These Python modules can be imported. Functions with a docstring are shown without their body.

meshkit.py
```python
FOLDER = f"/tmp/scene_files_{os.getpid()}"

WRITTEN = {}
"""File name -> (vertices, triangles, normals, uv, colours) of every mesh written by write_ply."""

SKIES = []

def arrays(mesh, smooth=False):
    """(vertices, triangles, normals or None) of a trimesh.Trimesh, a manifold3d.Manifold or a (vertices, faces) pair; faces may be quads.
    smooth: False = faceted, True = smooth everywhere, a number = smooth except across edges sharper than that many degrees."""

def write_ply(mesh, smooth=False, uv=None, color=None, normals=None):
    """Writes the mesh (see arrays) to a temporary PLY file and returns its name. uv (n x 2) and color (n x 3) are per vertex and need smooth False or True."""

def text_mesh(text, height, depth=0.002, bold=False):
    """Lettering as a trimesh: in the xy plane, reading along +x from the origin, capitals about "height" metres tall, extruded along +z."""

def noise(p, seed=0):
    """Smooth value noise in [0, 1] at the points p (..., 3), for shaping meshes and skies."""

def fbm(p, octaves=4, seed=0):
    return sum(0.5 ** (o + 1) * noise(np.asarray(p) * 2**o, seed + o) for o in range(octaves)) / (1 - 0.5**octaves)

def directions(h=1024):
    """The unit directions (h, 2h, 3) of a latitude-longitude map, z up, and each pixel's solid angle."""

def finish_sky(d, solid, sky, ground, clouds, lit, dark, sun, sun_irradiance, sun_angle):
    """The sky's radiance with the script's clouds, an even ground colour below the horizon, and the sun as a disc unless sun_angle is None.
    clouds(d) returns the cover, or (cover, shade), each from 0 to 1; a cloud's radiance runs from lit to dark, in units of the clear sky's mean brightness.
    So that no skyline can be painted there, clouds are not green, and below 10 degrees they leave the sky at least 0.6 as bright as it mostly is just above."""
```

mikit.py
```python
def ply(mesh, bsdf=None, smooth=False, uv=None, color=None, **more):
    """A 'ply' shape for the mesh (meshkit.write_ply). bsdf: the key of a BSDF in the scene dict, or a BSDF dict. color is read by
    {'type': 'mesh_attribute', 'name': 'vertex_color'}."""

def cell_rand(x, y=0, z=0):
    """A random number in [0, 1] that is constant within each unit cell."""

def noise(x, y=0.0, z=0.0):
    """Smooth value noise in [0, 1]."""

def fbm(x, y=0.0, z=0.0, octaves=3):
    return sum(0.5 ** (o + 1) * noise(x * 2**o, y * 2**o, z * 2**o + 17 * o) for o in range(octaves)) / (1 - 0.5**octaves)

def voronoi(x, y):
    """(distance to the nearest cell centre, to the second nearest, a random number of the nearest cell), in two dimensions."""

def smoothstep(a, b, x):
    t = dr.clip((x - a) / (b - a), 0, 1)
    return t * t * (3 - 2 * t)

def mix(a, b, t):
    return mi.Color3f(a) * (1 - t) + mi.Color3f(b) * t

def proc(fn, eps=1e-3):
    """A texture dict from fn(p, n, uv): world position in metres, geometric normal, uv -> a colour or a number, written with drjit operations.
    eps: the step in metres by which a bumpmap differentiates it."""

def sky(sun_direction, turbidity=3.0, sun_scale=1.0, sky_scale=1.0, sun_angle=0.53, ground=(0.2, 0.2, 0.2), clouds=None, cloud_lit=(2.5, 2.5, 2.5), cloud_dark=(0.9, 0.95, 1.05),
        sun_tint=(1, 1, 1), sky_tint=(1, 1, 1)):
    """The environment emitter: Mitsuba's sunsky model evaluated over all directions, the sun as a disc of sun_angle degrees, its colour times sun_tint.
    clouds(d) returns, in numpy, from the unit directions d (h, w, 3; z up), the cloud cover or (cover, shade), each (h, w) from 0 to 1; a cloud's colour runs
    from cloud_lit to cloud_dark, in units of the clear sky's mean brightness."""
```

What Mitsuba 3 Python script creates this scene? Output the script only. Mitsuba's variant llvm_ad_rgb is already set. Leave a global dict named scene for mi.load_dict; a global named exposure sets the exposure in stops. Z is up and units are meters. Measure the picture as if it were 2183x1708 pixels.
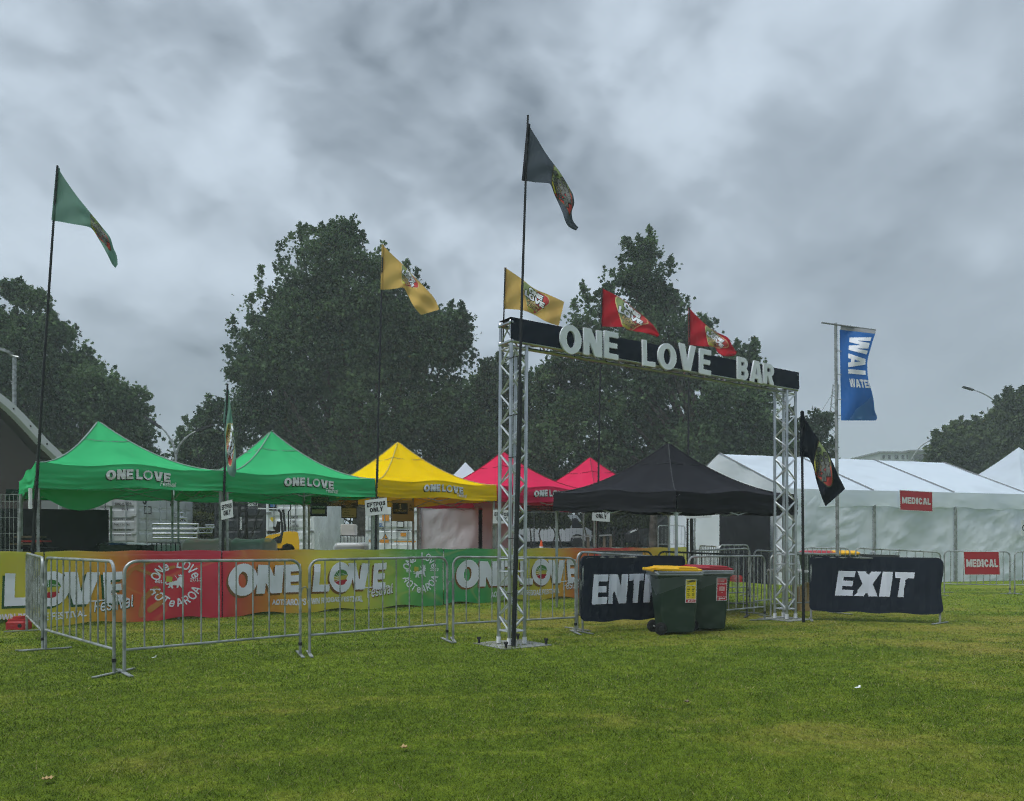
import math, random
import numpy as np, trimesh, shapely
import mitsuba as mi, drjit as dr
import shapely.geometry as sg
from shapely import affinity
import mikit, meshkit

T = mi.ScalarTransform4f
random.seed(7)
RNG = np.random.default_rng(7)
scene, labels = {'type': 'scene'}, {}

# ---------------------------------------------------------------- camera, sky, exposure
F, CX, HY, EH = 1650.0, 1091.5, 1155.0, 1.45      # focal length, centre and horizon of the picture (2183 x 1708 units), eye height
scene['camera'] = {'type': 'perspective', 'fov': 2 * math.degrees(math.atan(1091.5 / F)), 'fov_axis': 'x',
                   'principal_point_offset_y': (854 - HY) / 1708.0, 'near_clip': 0.1, 'far_clip': 3000.0,
                   'to_world': T().look_at(origin=[0, 0, EH], target=[0, 10, EH], up=[0, 0, 1])}


def cloud_fn(d):
    h = d[..., 2]
    p = d * np.array([2.5, 2.5, 3.4]) + 9 * np.array([3.7, 1.9, 2.3])
    w = np.stack([meshkit.fbm(p * 1.8 + 31 + 9 * i, 3, 5 + i) - 0.5 for i in range(3)], -1)
    q = p + w * 0.30
    n1, n2, big = meshkit.fbm(q * 1.5 + 11.3, 7, 3) - 0.5, meshkit.fbm(q * 4.6 + 5.1, 5, 9) - 0.5, meshkit.fbm(q * 0.6 + 2.7, 3, 14) - 0.5
    b1, b2 = 1 - np.abs(meshkit.fbm(q * 2.2 + 7.7, 5, 33) - 0.5) * 4, 1 - np.abs(meshkit.fbm(q * 5.5 + 3.7, 4, 43) - 0.5) * 4
    t = np.clip(d[..., 0] / 0.45, 0, 1)
    even = 1 - 0.45 * t * t * (3 - 2 * t)                          # a smoother deck towards the right
    s = 0.575 + even * (1.50 * n1 + 0.60 * n2 + 0.9 * big - 0.22 * (b1 - 0.55) - 0.10 * (b2 - 0.55))
    low = np.clip(1.25 - h * 4.2, 0, 1)
    s = s * (1 - 0.8 * low) + 0.49 * 0.8 * low                     # the far deck melts into an even grey
    s = np.where(s < 0.44, 0.44 - 0.40 * np.tanh((0.44 - s) * 1.6 / 0.40), s)
    s = np.where(s > 0.60, 0.60 + (s - 0.60) * 1.25, s)
    return np.ones_like(h), np.clip(s, 0.0, 0.98)


scene['sky'] = mikit.sky((-0.36, -0.22, 0.90), turbidity=4, sun_tint=(0.82, 1.0, 1.26), sun_scale=0.30, sun_angle=30, clouds=cloud_fn,
                         cloud_lit=(0.92, 1.07, 1.24), cloud_dark=(0.15, 0.205, 0.28), ground=(0.1, 0.12, 0.06))
exposure = 2.78


# ---------------------------------------------------------------- materials
def mat(name, color, rough=0.6, metal=0.0, spec=0.4, two=True, **kw):
    c = color if isinstance(color, dict) else {'type': 'rgb', 'value': list(color)}
    b = {'type': 'principled', 'base_color': c, 'roughness': rough, 'metallic': metal, 'specular': spec, **kw}
    scene[name] = {'type': 'twosided', 'bsdf': b} if two else b
    return name


def thin(name, color, trans, rough=0.7):
    c = color if isinstance(color, dict) else {'type': 'rgb', 'value': list(color)}
    scene[name] = {'type': 'principledthin', 'base_color': c, 'roughness': rough, 'diff_trans': trans, 'spec_trans': 0.0, 'specular' if False else 'eta': 1.3}
    return name


VC = {'type': 'mesh_attribute', 'name': 'vertex_color'}


def wear(a, b, scale, sharp=0.25, lo=0.4):
    a, b = list(map(float, a)), list(map(float, b))
    def fn(p, n, uv):
        t = mikit.fbm(p.x * scale, p.y * scale, p.z * scale, 4)
        return mikit.mix(a, b, mikit.smoothstep(lo, lo + sharp, t))
    return mikit.proc(fn)


mat('m_galv', wear((0.40, 0.42, 0.42), (0.24, 0.26, 0.25), 9.0), 0.42, 0.45, 0.5)
mat('m_galv_dark', (0.06, 0.065, 0.07), 0.5, 0.3)
mat('m_alu', wear((0.56, 0.58, 0.61), (0.44, 0.46, 0.50), 5.0), 0.28, 0.85, 0.5)
mat('m_brace', (0.72, 0.74, 0.77), 0.3, 0.7)
mat('m_white_paint', (0.72, 0.73, 0.74), 0.5)
mat('m_black_pole', (0.016, 0.018, 0.022), 0.45)
mat('m_black_cloth', (0.012, 0.014, 0.020), 0.8, spec=0.25)
mat('m_navy_cloth', (0.011, 0.017, 0.032), 0.75, spec=0.25)
mat('m_letter_white', (0.74, 0.76, 0.88), 0.7)
mat('m_foam', wear((0.84, 0.86, 0.93), (0.76, 0.79, 0.85), 6.0, 0.3), 0.8, spec=0.2)
mat('m_print_white', (0.80, 0.82, 0.90), 0.7)
mat('m_white', (0.75, 0.76, 0.76), 0.6)
mat('m_board_white', (0.70, 0.72, 0.73), 0.55)
mat('m_ink', (0.015, 0.016, 0.018), 0.6)
mat('m_grey', (0.22, 0.23, 0.24), 0.6)
mat('m_dark', (0.02, 0.021, 0.023), 0.7)
mat('m_tyre', (0.012, 0.012, 0.013), 0.75)
mat('m_red_paint', (0.42, 0.025, 0.03), 0.5)
mat('m_sign_red', (0.48, 0.03, 0.045), 0.5)
mat('m_yellow_paint', (0.90, 0.50, 0.01), 0.35)
mat('m_sticker_yellow', (0.72, 0.55, 0.02), 0.45)
mat('m_orange', (0.75, 0.30, 0.03), 0.5)
mat('m_gold', (0.50, 0.40, 0.17), 0.5)
mat('m_brown_board', (0.045, 0.036, 0.022), 0.6)
mat('m_cardboard', (0.42, 0.29, 0.13), 0.7)
mat('m_binbody', wear((0.018, 0.040, 0.028), (0.030, 0.052, 0.040), 5.0, 0.3), 0.42, spec=0.45)
mat('m_lid_yellow', (0.78, 0.43, 0.012), 0.38)
mat('m_lid_red', (0.33, 0.022, 0.035), 0.4)
mat('m_cont_grey', wear((0.55, 0.58, 0.60), (0.42, 0.43, 0.43), 1.7, 0.35), 0.5)
mat('m_cont_dark', wear((0.035, 0.040, 0.048), (0.055, 0.058, 0.06), 1.7, 0.35), 0.5)
mat('m_cont_white', wear((0.80, 0.83, 0.85), (0.66, 0.68, 0.69), 1.4, 0.35), 0.5)
thin('m_marquee', wear((0.68, 0.76, 0.85), (0.62, 0.69, 0.77), 0.9, 0.4), 0.45)
mat('m_tent_wall', wear((0.82, 0.86, 0.90), (0.74, 0.78, 0.82), 0.9, 0.4), 0.6)
thin('m_marquee_wall', wear((0.88, 0.93, 0.98), (0.80, 0.86, 0.93), 0.9, 0.4), 0.45)
mat('m_marquee_seam', (0.24, 0.25, 0.26), 0.6)
mat('m_stage', (0.045, 0.037, 0.034), 0.8)
mat('m_rim', (0.40, 0.42, 0.44), 0.5)
mat('m_bark', wear((0.055, 0.045, 0.035), (0.12, 0.10, 0.08), 5.0, 0.3), 0.9)
thin('m_leaf', VC, 0.6, 0.55)
mat('m_grass', VC, 0.7, spec=0.2)
mat('m_concrete', (0.30, 0.30, 0.29), 0.8)
mat('m_glass', (0.03, 0.035, 0.04), 0.1, spec=0.6)
mat('m_wood', (0.16, 0.12, 0.08), 0.8)
mat('m_blue', (0.04, 0.14, 0.36), 0.6)
mat('m_cone', (0.75, 0.10, 0.02), 0.5)
mat('m_lion_green', (0.06, 0.22, 0.05), 0.7)
mat('m_lion_yellow', (0.50, 0.46, 0.06), 0.7)
mat('m_lion_red', (0.42, 0.02, 0.04), 0.7)


def fabric(name, col, stain):
    thin(name, wear(col, stain, 1.3, 0.5, 0.42), 0.36, 0.62)


fabric('m_green', (0.060, 0.52, 0.20), (0.048, 0.45, 0.17))
fabric('m_yellow', (0.93, 0.63, 0.004), (0.84, 0.54, 0.004))
fabric('m_red', (0.74, 0.035, 0.115), (0.66, 0.028, 0.095))
mat('m_black', (0.012, 0.0125, 0.017), 0.8, spec=0.15)
mat('m_piping_grey', (0.30, 0.36, 0.34), 0.6)
def sheer(name, col, opacity):
    scene[name] = {'type': 'mask', 'opacity': opacity, 'bsdf': {'type': 'principledthin', 'base_color': {'type': 'rgb', 'value': list(col)}, 'roughness': 0.7, 'diff_trans': 0.9, 'spec_trans': 0.0, 'eta': 1.3}}


thin('m_flag_green', (0.22, 0.37, 0.32), 1.1)
thin('m_flag_yellow', (0.72, 0.50, 0.16), 0.8)
thin('m_flag_red', (0.50, 0.025, 0.04), 0.6)
thin('m_flag_black', (0.105, 0.125, 0.155), 0.9)
thin('m_flag_black_dense', (0.014, 0.018, 0.026), 0.5)
thin('m_flag_blue', (0.060, 0.20, 0.58), 0.9)
thin('m_flag_blue_light', (0.20, 0.42, 0.80), 0.9)
scene['m_film'] = {'type': 'mask', 'opacity': 0.46, 'bsdf': {'type': 'twosided', 'bsdf': {'type': 'principled', 'base_color': {'type': 'rgb', 'value': [0.70, 0.73, 0.76]}, 'roughness': 0.2, 'specular': 0.9}}}
scene['m_liner'] = {'type': 'mask', 'opacity': 0.62, 'bsdf': {'type': 'twosided', 'bsdf': {'type': 'principled', 'base_color': {'type': 'rgb', 'value': [0.34, 0.37, 0.40]}, 'roughness': 0.22, 'specular': 0.8}}}

scene['m_drape'] = {'type': 'mask', 'opacity': 0.11, 'bsdf': {'type': 'twosided', 'bsdf': {'type': 'principled', 'base_color': {'type': 'rgb', 'value': [0.30, 0.33, 0.36]}, 'roughness': 0.2, 'specular': 0.9}}}

# ---------------------------------------------------------------- helpers
UP = np.array([0, 0, 1.0])


def V(*a):
    return np.array(a, float)


def P(x, y, Y):
    return np.array([(x - CX) * Y / F, Y, EH - (y - HY) * Y / F])


def G(x, y):
    Y = EH * F / (y - HY)
    return np.array([(x - CX) * Y / F, Y, 0.0])


def XY(x, Y, z=0.0):
    return np.array([(x - CX) * Y / F, Y, z])


def unit(v):
    v = np.asarray(v, float)
    return v / (np.linalg.norm(v) + 1e-12)


class MB:
    def __init__(self):
        self.v, self.f, self.n = [], [], 0

    def add(self, v, f):
        v, f = np.asarray(v, float).reshape(-1, 3), np.asarray(f, int)
        if f.shape[1] == 4:
            f = np.vstack([f[:, [0, 1, 2]], f[:, [0, 2, 3]]])
        self.v.append(v)
        self.f.append(f + self.n)
        self.n += len(v)
        return self

    def obox(self, o, a, b, c):
        o, a, b, c = (np.asarray(t, float) for t in (o, a, b, c))
        if np.dot(np.cross(a, b), c) < 0:
            a, b = b, a
        v = [o, o + a, o + a + b, o + b, o + c, o + a + c, o + a + b + c, o + b + c]
        return self.add(v, [[0, 3, 2, 1], [4, 5, 6, 7], [0, 1, 5, 4], [1, 2, 6, 5], [2, 3, 7, 6], [3, 0, 4, 7]])

    def box(self, c, size, ex=(1, 0, 0), ey=None):
        ex = unit(ex)
        ey = unit(np.cross(UP, ex)) if ey is None else unit(ey)
        ez = np.cross(ex, ey)
        a, b, d = ex * size[0], ey * size[1], ez * size[2]
        return self.obox(np.asarray(c, float) - (a + b + d) / 2, a, b, d)

    def tube(self, pts, r, n=6, caps=True):
        p = np.asarray(pts, float)
        r = np.broadcast_to(r, (len(p),))
        t = np.gradient(p, axis=0)
        t /= np.linalg.norm(t, axis=1, keepdims=True) + 1e-12
        ref = UP if abs(t[0][2]) < 0.9 else V(1, 0, 0)
        a = np.zeros_like(p)
        for i in range(len(p)):
            x = ref - np.dot(ref, t[i]) * t[i]
            a[i] = ref = unit(x)
        b = np.cross(t, a)
        g = np.arange(n) * 2 * np.pi / n + np.pi / n
        v = p[:, None] + r[:, None, None] * (np.cos(g)[None, :, None] * a[:, None] + np.sin(g)[None, :, None] * b[:, None])
        i, j = np.meshgrid(np.arange(len(p) - 1), np.arange(n), indexing='ij')
        q = np.stack([i * n + j, i * n + (j + 1) % n, (i + 1) * n + (j + 1) % n, (i + 1) * n + j], -1).reshape(-1, 4)
        self.add(v.reshape(-1, 3), q)
        if caps:
            k = np.arange(1, n - 1)
            self.add(v[0], np.stack([k * 0, k + 1, k], 1))
            self.add(v[-1], np.stack([k * 0, k, k + 1], 1))
        return self

    def grid(self, pts, wrap=False):
        p = np.asarray(pts, float)
        nu, nv = p.shape[:2]
        i, j = np.meshgrid(np.arange(nu - 1), np.arange(nv if wrap else nv - 1), indexing='ij')
        q = np.stack([i * nv + j, (i + 1) * nv + j, (i + 1) * nv + (j + 1) % nv, i * nv + (j + 1) % nv], -1).reshape(-1, 4)
        return self.add(p.reshape(-1, 3), q)

    def fan(self, pts):
        p = np.asarray(pts, float)
        k = np.arange(1, len(p) - 1)
        return self.add(p, np.stack([k * 0, k, k + 1], 1))

    def lathe(self, prof, c, n=12, axis=UP):
        axis = unit(axis)
        a = unit(np.cross(axis, V(1, 0, 0) if abs(axis[0]) < 0.9 else V(0, 1, 0)))
        b = np.cross(axis, a)
        g = np.arange(n) * 2 * np.pi / n
        pts = [[np.asarray(c) + axis * z + r * (math.cos(t) * a + math.sin(t) * b) for t in g] for r, z in prof]
        return self.grid(pts, True)

    def poly(self, poly, fn, step=None, depth=None):
        """A flat polygon (shapely), cut on a grid, mapped by fn(xy array) -> points."""
        for piece in cut(poly, step):
            v2, f = trimesh.creation.triangulate_polygon(piece, engine='earcut')
            self.add(fn(np.asarray(v2)), f)
        return self

    def mesh(self):
        return trimesh.Trimesh(np.vstack(self.v), np.vstack(self.f), process=False)


def parts_of(g):
    if g.is_empty:
        return []
    return [x for x in getattr(g, 'geoms', [g]) if x.geom_type == 'Polygon' and x.area > 1e-7]


def cut(poly, step):
    if step is None:
        return parts_of(poly)
    x0, y0, x1, y1 = poly.bounds
    sx, sy = step if isinstance(step, tuple) else (step, step)
    out = []
    for a in np.arange(math.floor(x0 / sx) * sx, x1, sx):
        col = poly.intersection(sg.box(a, y0 - 1, a + sx, y1 + 1)) if sx < x1 - x0 else poly
        if sy >= y1 - y0:
            out += parts_of(col)
        else:
            for b in np.arange(math.floor(y0 / sy) * sy, y1, sy):
                out += parts_of(col.intersection(sg.box(a - 1, b, a + sx + 1, b + sy)))
        if sx >= x1 - x0:
            break
    return out


_count = {}


def numbered(name):
    n = _count.get(name, 0)
    _count[name] = n + 1
    return name if n == 0 else f'{name}_{n:03d}'


def put(key, mb, bsdf, smooth=False, parent=None, color=None, label=None, **more):
    """ONE entry of the scene; with a parent its key starts with the parent's."""
    key = numbered(f'{parent}__{key}' if parent else key)
    m = mb.mesh() if isinstance(mb, MB) else mb
    scene[key] = mikit.ply(m, bsdf, smooth=smooth, color=color, **more)
    if label:
        labels[key] = {'label': label}
    return key


def thing(name, label, cat, group=None):
    key = numbered(name)
    tag(key, label, cat, group)
    return key


def tag(key, label=None, cat=None, group=None, kind=None):
    d = labels.setdefault(key, {})
    for a, b in (('label', label), ('category', cat), ('group', group), ('kind', kind)):
        if b:
            d[a] = b
    return key


_text = {}


def text(s, height=1.0, bold=True, fat=0.0, slant=0.0, sx=1.0, round_=False):
    """Lettering as a shapely shape, capitals 'height' tall, from the origin."""
    k = (s, bold)
    if k not in _text:
        m = meshkit.text_mesh(s, 1.0, 0.1, bold)
        tri = m.triangles[m.face_normals[:, 2] > 0.9]
        _text[k] = shapely.union_all([sg.Polygon(t[:, :2]) for t in tri]).buffer(0.002).simplify(0.012)
    g = _text[k]
    if fat:
        g = g.buffer(fat, join_style=1 if round_ else 2, mitre_limit=2)
    x0, y0, x1, y1 = g.bounds
    return affinity.affine_transform(g, [height * sx, height * slant, 0, height, -x0 * height * sx, 0])


def place(g, x, y, rot=0.0):
    return affinity.translate(affinity.rotate(g, rot, origin=(0, 0)), x, y)


def fit(g, x0, y0, x1, y1):
    """The shape scaled into the rectangle."""
    a, b, c, d = g.bounds
    sx, sy = (x1 - x0) / (c - a), (y1 - y0) / (d - b)
    return affinity.affine_transform(g, [sx, 0, 0, sy, x0 - a * sx, y0 - b * sy])


def _ell(x, y, rx, ry):
    return affinity.scale(sg.Point(x, y).buffer(1.0, quad_segs=10), rx, ry)


_glyph = {}


def glyph(c, s=0.36, t=0.24):
    """A heavy poster capital in the unit square; other signs come from the font."""
    if (c, s, t) in _glyph:
        return _glyph[c, s, t]
    b, Pg, U = sg.box, sg.Polygon, shapely.union_all
    g = {'I': lambda: b(0, 0, 1, 1), 'L': lambda: U([b(0, 0, s, 1), b(0, 0, 1, t)]), 'T': lambda: U([b(0, 1 - t, 1, 1), b(0.5 - s / 2, 0, 0.5 + s / 2, 1)]),
         'E': lambda: U([b(0, 0, s, 1), b(0, 0, 1, t), b(0, 0.5 - t * 0.45, 0.92, 0.5 + t * 0.45), b(0, 1 - t, 1, 1)]), 'F': lambda: U([b(0, 0, s, 1), b(0, 0.5 - t * 0.5, 0.92, 0.5 + t * 0.45), b(0, 1 - t, 1, 1)]),
         'N': lambda: U([b(0, 0, s * 0.92, 1), b(1 - s * 0.92, 0, 1, 1), Pg([(0, 1), (s + 0.06, 1), (1, 0), (1 - s - 0.06, 0)])]),
         'X': lambda: U([Pg([(0, 0), (s + 0.06, 0), (1, 1), (1 - s - 0.06, 1)]), Pg([(0, 1), (s + 0.06, 1), (1, 0), (1 - s - 0.06, 0)])]),
         'V': lambda: Pg([(0, 1), (s, 1), (0.5, 0.34), (1 - s, 1), (1, 1), (0.70, 0), (0.30, 0)]),
         'A': lambda: Pg([(0, 0), (0.30, 1), (0.70, 1), (1, 0)]).difference(U([Pg([(s, -0.01), (s + 0.04, 0.17), (0.96 - s, 0.17), (1 - s, -0.01)]), Pg([(0.41, 0.37), (0.5, 0.74), (0.59, 0.37)])])),
         'W': lambda: U([affinity.translate(affinity.scale(Pg([(0, 1), (s, 1), (0.5, 0.30), (1 - s, 1), (1, 1), (0.72, 0), (0.28, 0)]), 0.56, 1, origin=(0, 0)), d, 0) for d in (0, 0.44)]),
         'Y': lambda: Pg([(0, 1), (s, 1), (0.5, 0.66), (1 - s, 1), (1, 1), (0.5 + s / 2, 0.42), (0.5 + s / 2, 0), (0.5 - s / 2, 0), (0.5 - s / 2, 0.42)]),
         'M': lambda: U([b(0, 0, 0.27, 1), b(0.73, 0, 1, 1), Pg([(0, 1), (0.29, 1), (0.5, 0.52), (0.71, 1), (1, 1), (0.60, 0.08), (0.40, 0.08)])]),
         'O': lambda: _ell(0.5, 0.5, 0.5, 0.5).difference(_ell(0.5, 0.5, 0.5 - s * 0.92, 0.5 - t)),
         'C': lambda: _ell(0.5, 0.5, 0.5, 0.5).difference(U([_ell(0.5, 0.5, 0.5 - s * 0.95, 0.5 - t), b(0.56, 0.37, 1.1, 0.63)])),
         'D': lambda: U([b(0, 0, 0.5, 1), _ell(0.5, 0.5, 0.5, 0.5)]).difference(U([b(s, t * 0.95, 0.5, 1 - t * 0.95), _ell(0.5, 0.5, 0.5 - s, 0.5 - t * 0.95)])),
         'P': lambda: U([b(0, 0, s, 1), b(0, 0.36, 0.6, 1), _ell(0.6, 0.68, 0.40, 0.32)]).difference(U([b(s, 0.58, 0.58, 0.79), _ell(0.58, 0.685, 0.10, 0.105)])),
         'R': lambda: U([b(0, 0, s, 1), b(0, 0.38, 0.6, 1), _ell(0.58, 0.69, 0.40, 0.31), Pg([(0.36, 0.48), (0.72, 0.46), (1, 0), (0.62, 0)])]).difference(U([b(s, 0.60, 0.56, 0.80), _ell(0.56, 0.70, 0.10, 0.10)])),
         'B': lambda: U([b(0, 0, 0.6, 1), _ell(0.58, 0.74, 0.36, 0.26), _ell(0.60, 0.29, 0.40, 0.29)]).difference(U([b(s, 0.19, 0.58, 0.38), _ell(0.58, 0.285, 0.09, 0.095), b(s, 0.63, 0.56, 0.80), _ell(0.56, 0.715, 0.08, 0.085)]))}
    r = g[c]().buffer(-0.012).buffer(0.024).buffer(-0.012) if c in g else fit(text(c, 1.0, True, 0.085), 0, 0, 1, 1)
    _glyph[c, s, t] = r
    return r


def block(word, x0, x1, y0, y1, fat=0.05, slant=0.0, gap=0.02, wide=None, rnd='O'):
    """Poster lettering: every letter fitted into its own slot."""
    wt = [(wide or {}).get(c, {'I': 0.55, 'E': 0.88, 'L': 0.85, 'T': 0.95, 'N': 1.12, 'M': 1.3, 'O': 1.12, 'X': 1.15, 'V': 1.1, 'A': 1.1, 'W': 1.4, 'Y': 1.1, 'R': 1.05}.get(c, 1.0)) for c in word]
    k, out, x = (x1 - x0) / sum(wt), [], x0
    for c, w in zip(word, wt):
        g = glyph(c) if c != 'S' else text(c, 1.0, True, fat, 0, 1, True)
        out.append(affinity.skew(fit(g, x + gap * k, y0, x + (w - gap) * k, y1), math.degrees(math.atan(slant)), 0, origin=(x, (y0 + y1) / 2)))
        x += w * k
    return shapely.union_all(out)


def rrect(x0, y0, x1, y1, r):
    return sg.box(x0 + r, y0 + r, x1 - r, y1 - r).buffer(r, quad_segs=5)


def plane(o, ex, ey, off=0.0):
    o, ex, ey = np.asarray(o, float), np.asarray(ex, float), np.asarray(ey, float)
    n = unit(np.cross(ex, ey))
    return lambda q: o + q[:, :1] * ex + q[:, 1:2] * ey + n * off


def spline(pts, u):
    """A smooth curve through the points at parameters u in 0..1 (by arc length)."""
    from scipy.interpolate import PchipInterpolator
    p = np.asarray(pts, float)
    s = np.r_[0, np.cumsum(np.linalg.norm(np.diff(p, axis=0), axis=1))]
    return PchipInterpolator(s / s[-1], p)(np.clip(u, 0, 1))


def fb(p, scale, seed=0, octaves=3):
    return meshkit.fbm(np.asarray(p, float) * scale + 40.0, octaves, seed) - 0.5


# ---------------------------------------------------------------- ground
def np_fbm(x, y, z, octaves):
    out = 0
    for o in range(octaves):
        p = np.stack([x * 2**o, y * 2**o, np.zeros_like(x) + z * 2**o + 17 * o], -1) + 1e6
        out = out + 0.5 ** (o + 1) * meshkit.noise(p)
    return out / (1 - 0.5**octaves)


def np_ss(a, b, x):
    t = np.clip((x - a) / (b - a), 0, 1)
    return t * t * (3 - 2 * t)


# worn places in the lawn: (x, y, radius x, radius y, strength)
WORN = [(-1.5, 14.5, 4.5, 2.2, 0.17), (3.8, 13.2, 3.2, 1.6, 0.13), (6.8, 10.6, 2.4, 1.2, 0.16), (-6.0, 12.4, 2.6, 1.2, 0.10), (5.0, 15.5, 5, 3, 0.12),
        (0.9, 6.3, 1.0, 0.5, 0.10), (-1.9, 6.6, 0.7, 0.3, 0.10), (-2.2, 5.1, 0.6, 0.3, 0.12), (3.6, 5.6, 1.4, 0.7, 0.06), (9.0, 14.0, 3, 3, 0.08), (-2.0, 9.0, 3.0, 1.0, -0.10), (-3.4, 7.2, 1.6, 0.8, -0.06)]


def lawn_np(x, y):
    t1, t2, t3 = np_fbm(x * 0.42, y * 0.7, 1.5, 4), np_fbm(x * 2.3, y * 3.4, 5.5, 3), np_fbm(x * 7.0, y * 9.0, 8.5, 2)
    b = sum(s * np.exp(-((x - cx) / rx) ** 2 - ((y - cy) / ry) ** 2) for cx, cy, rx, ry, s in WORN)
    brown = np_ss(0.47, 0.86, 0.5 * t1 + 0.3 * t2 + 0.2 * t3 + b)
    light = np_ss(0.3, 0.72, 0.3 * t1 + 0.35 * t2 + 0.35 * t3)
    return brown, light


GREEN0, GREEN1, BROWN = V(0.070, 0.112, 0.007), V(0.138, 0.194, 0.013), V(0.190, 0.155, 0.032)


def lawn_fn(p, n, uv):
    x, y = p.x, p.y
    t1, t2, t3 = mikit.fbm(x * 0.42, y * 0.7, 1.5, 4), mikit.fbm(x * 2.3, y * 3.4, 5.5, 3), mikit.fbm(x * 7.0, y * 9.0, 8.5, 2)
    b = mi.Float(0)
    for cx, cy, rx, ry, s in WORN:
        b = b + s * dr.exp(-dr.square((x - cx) / rx) - dr.square((y - cy) / ry))
    brown = mikit.smoothstep(0.47, 0.86, 0.5 * t1 + 0.3 * t2 + 0.2 * t3 + b)
    light = mikit.smoothstep(0.3, 0.72, 0.3 * t1 + 0.35 * t2 + 0.35 * t3)
    fine = mikit.noise(x * 38.0, y * 24.0, 3.0)
    c = mikit.mix(mikit.mix(GREEN0.tolist(), GREEN1.tolist(), light), BROWN.tolist(), brown * 0.85)
    return c * (0.62 + 0.45 * fine)


def ground_z(x, y):
    x, y = np.asarray(x, float), np.asarray(y, float)
    return 1.12 * np_ss(25.0, 30.0, y) * np_ss(-1.2, 0.8, x) * (1 - np_ss(6.3, 7.6, x) * (1 - np_ss(46, 60, y)))


mat('m_lawn', mikit.proc(lawn_fn), 0.85, spec=0.15)
gx = np.r_[-900, -400, -200, -100, -60, -40, np.arange(-30, 31, 1.0), 40, 60, 100, 200, 400, 900]
gy = np.r_[-200, -60, -20, 0, 4, 8, 12, 16, 20, np.arange(23, 70, 1.0), 80, 100, 150, 300, 600, 1200]
X, Y = np.meshgrid(gx, gy, indexing='ij')
put('ground', MB().grid(np.stack([X, Y, ground_z(X, Y)], -1)), 'm_lawn', smooth=True)
tag('ground', 'mown green lawn with worn brown patches', kind='structure')


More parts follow.
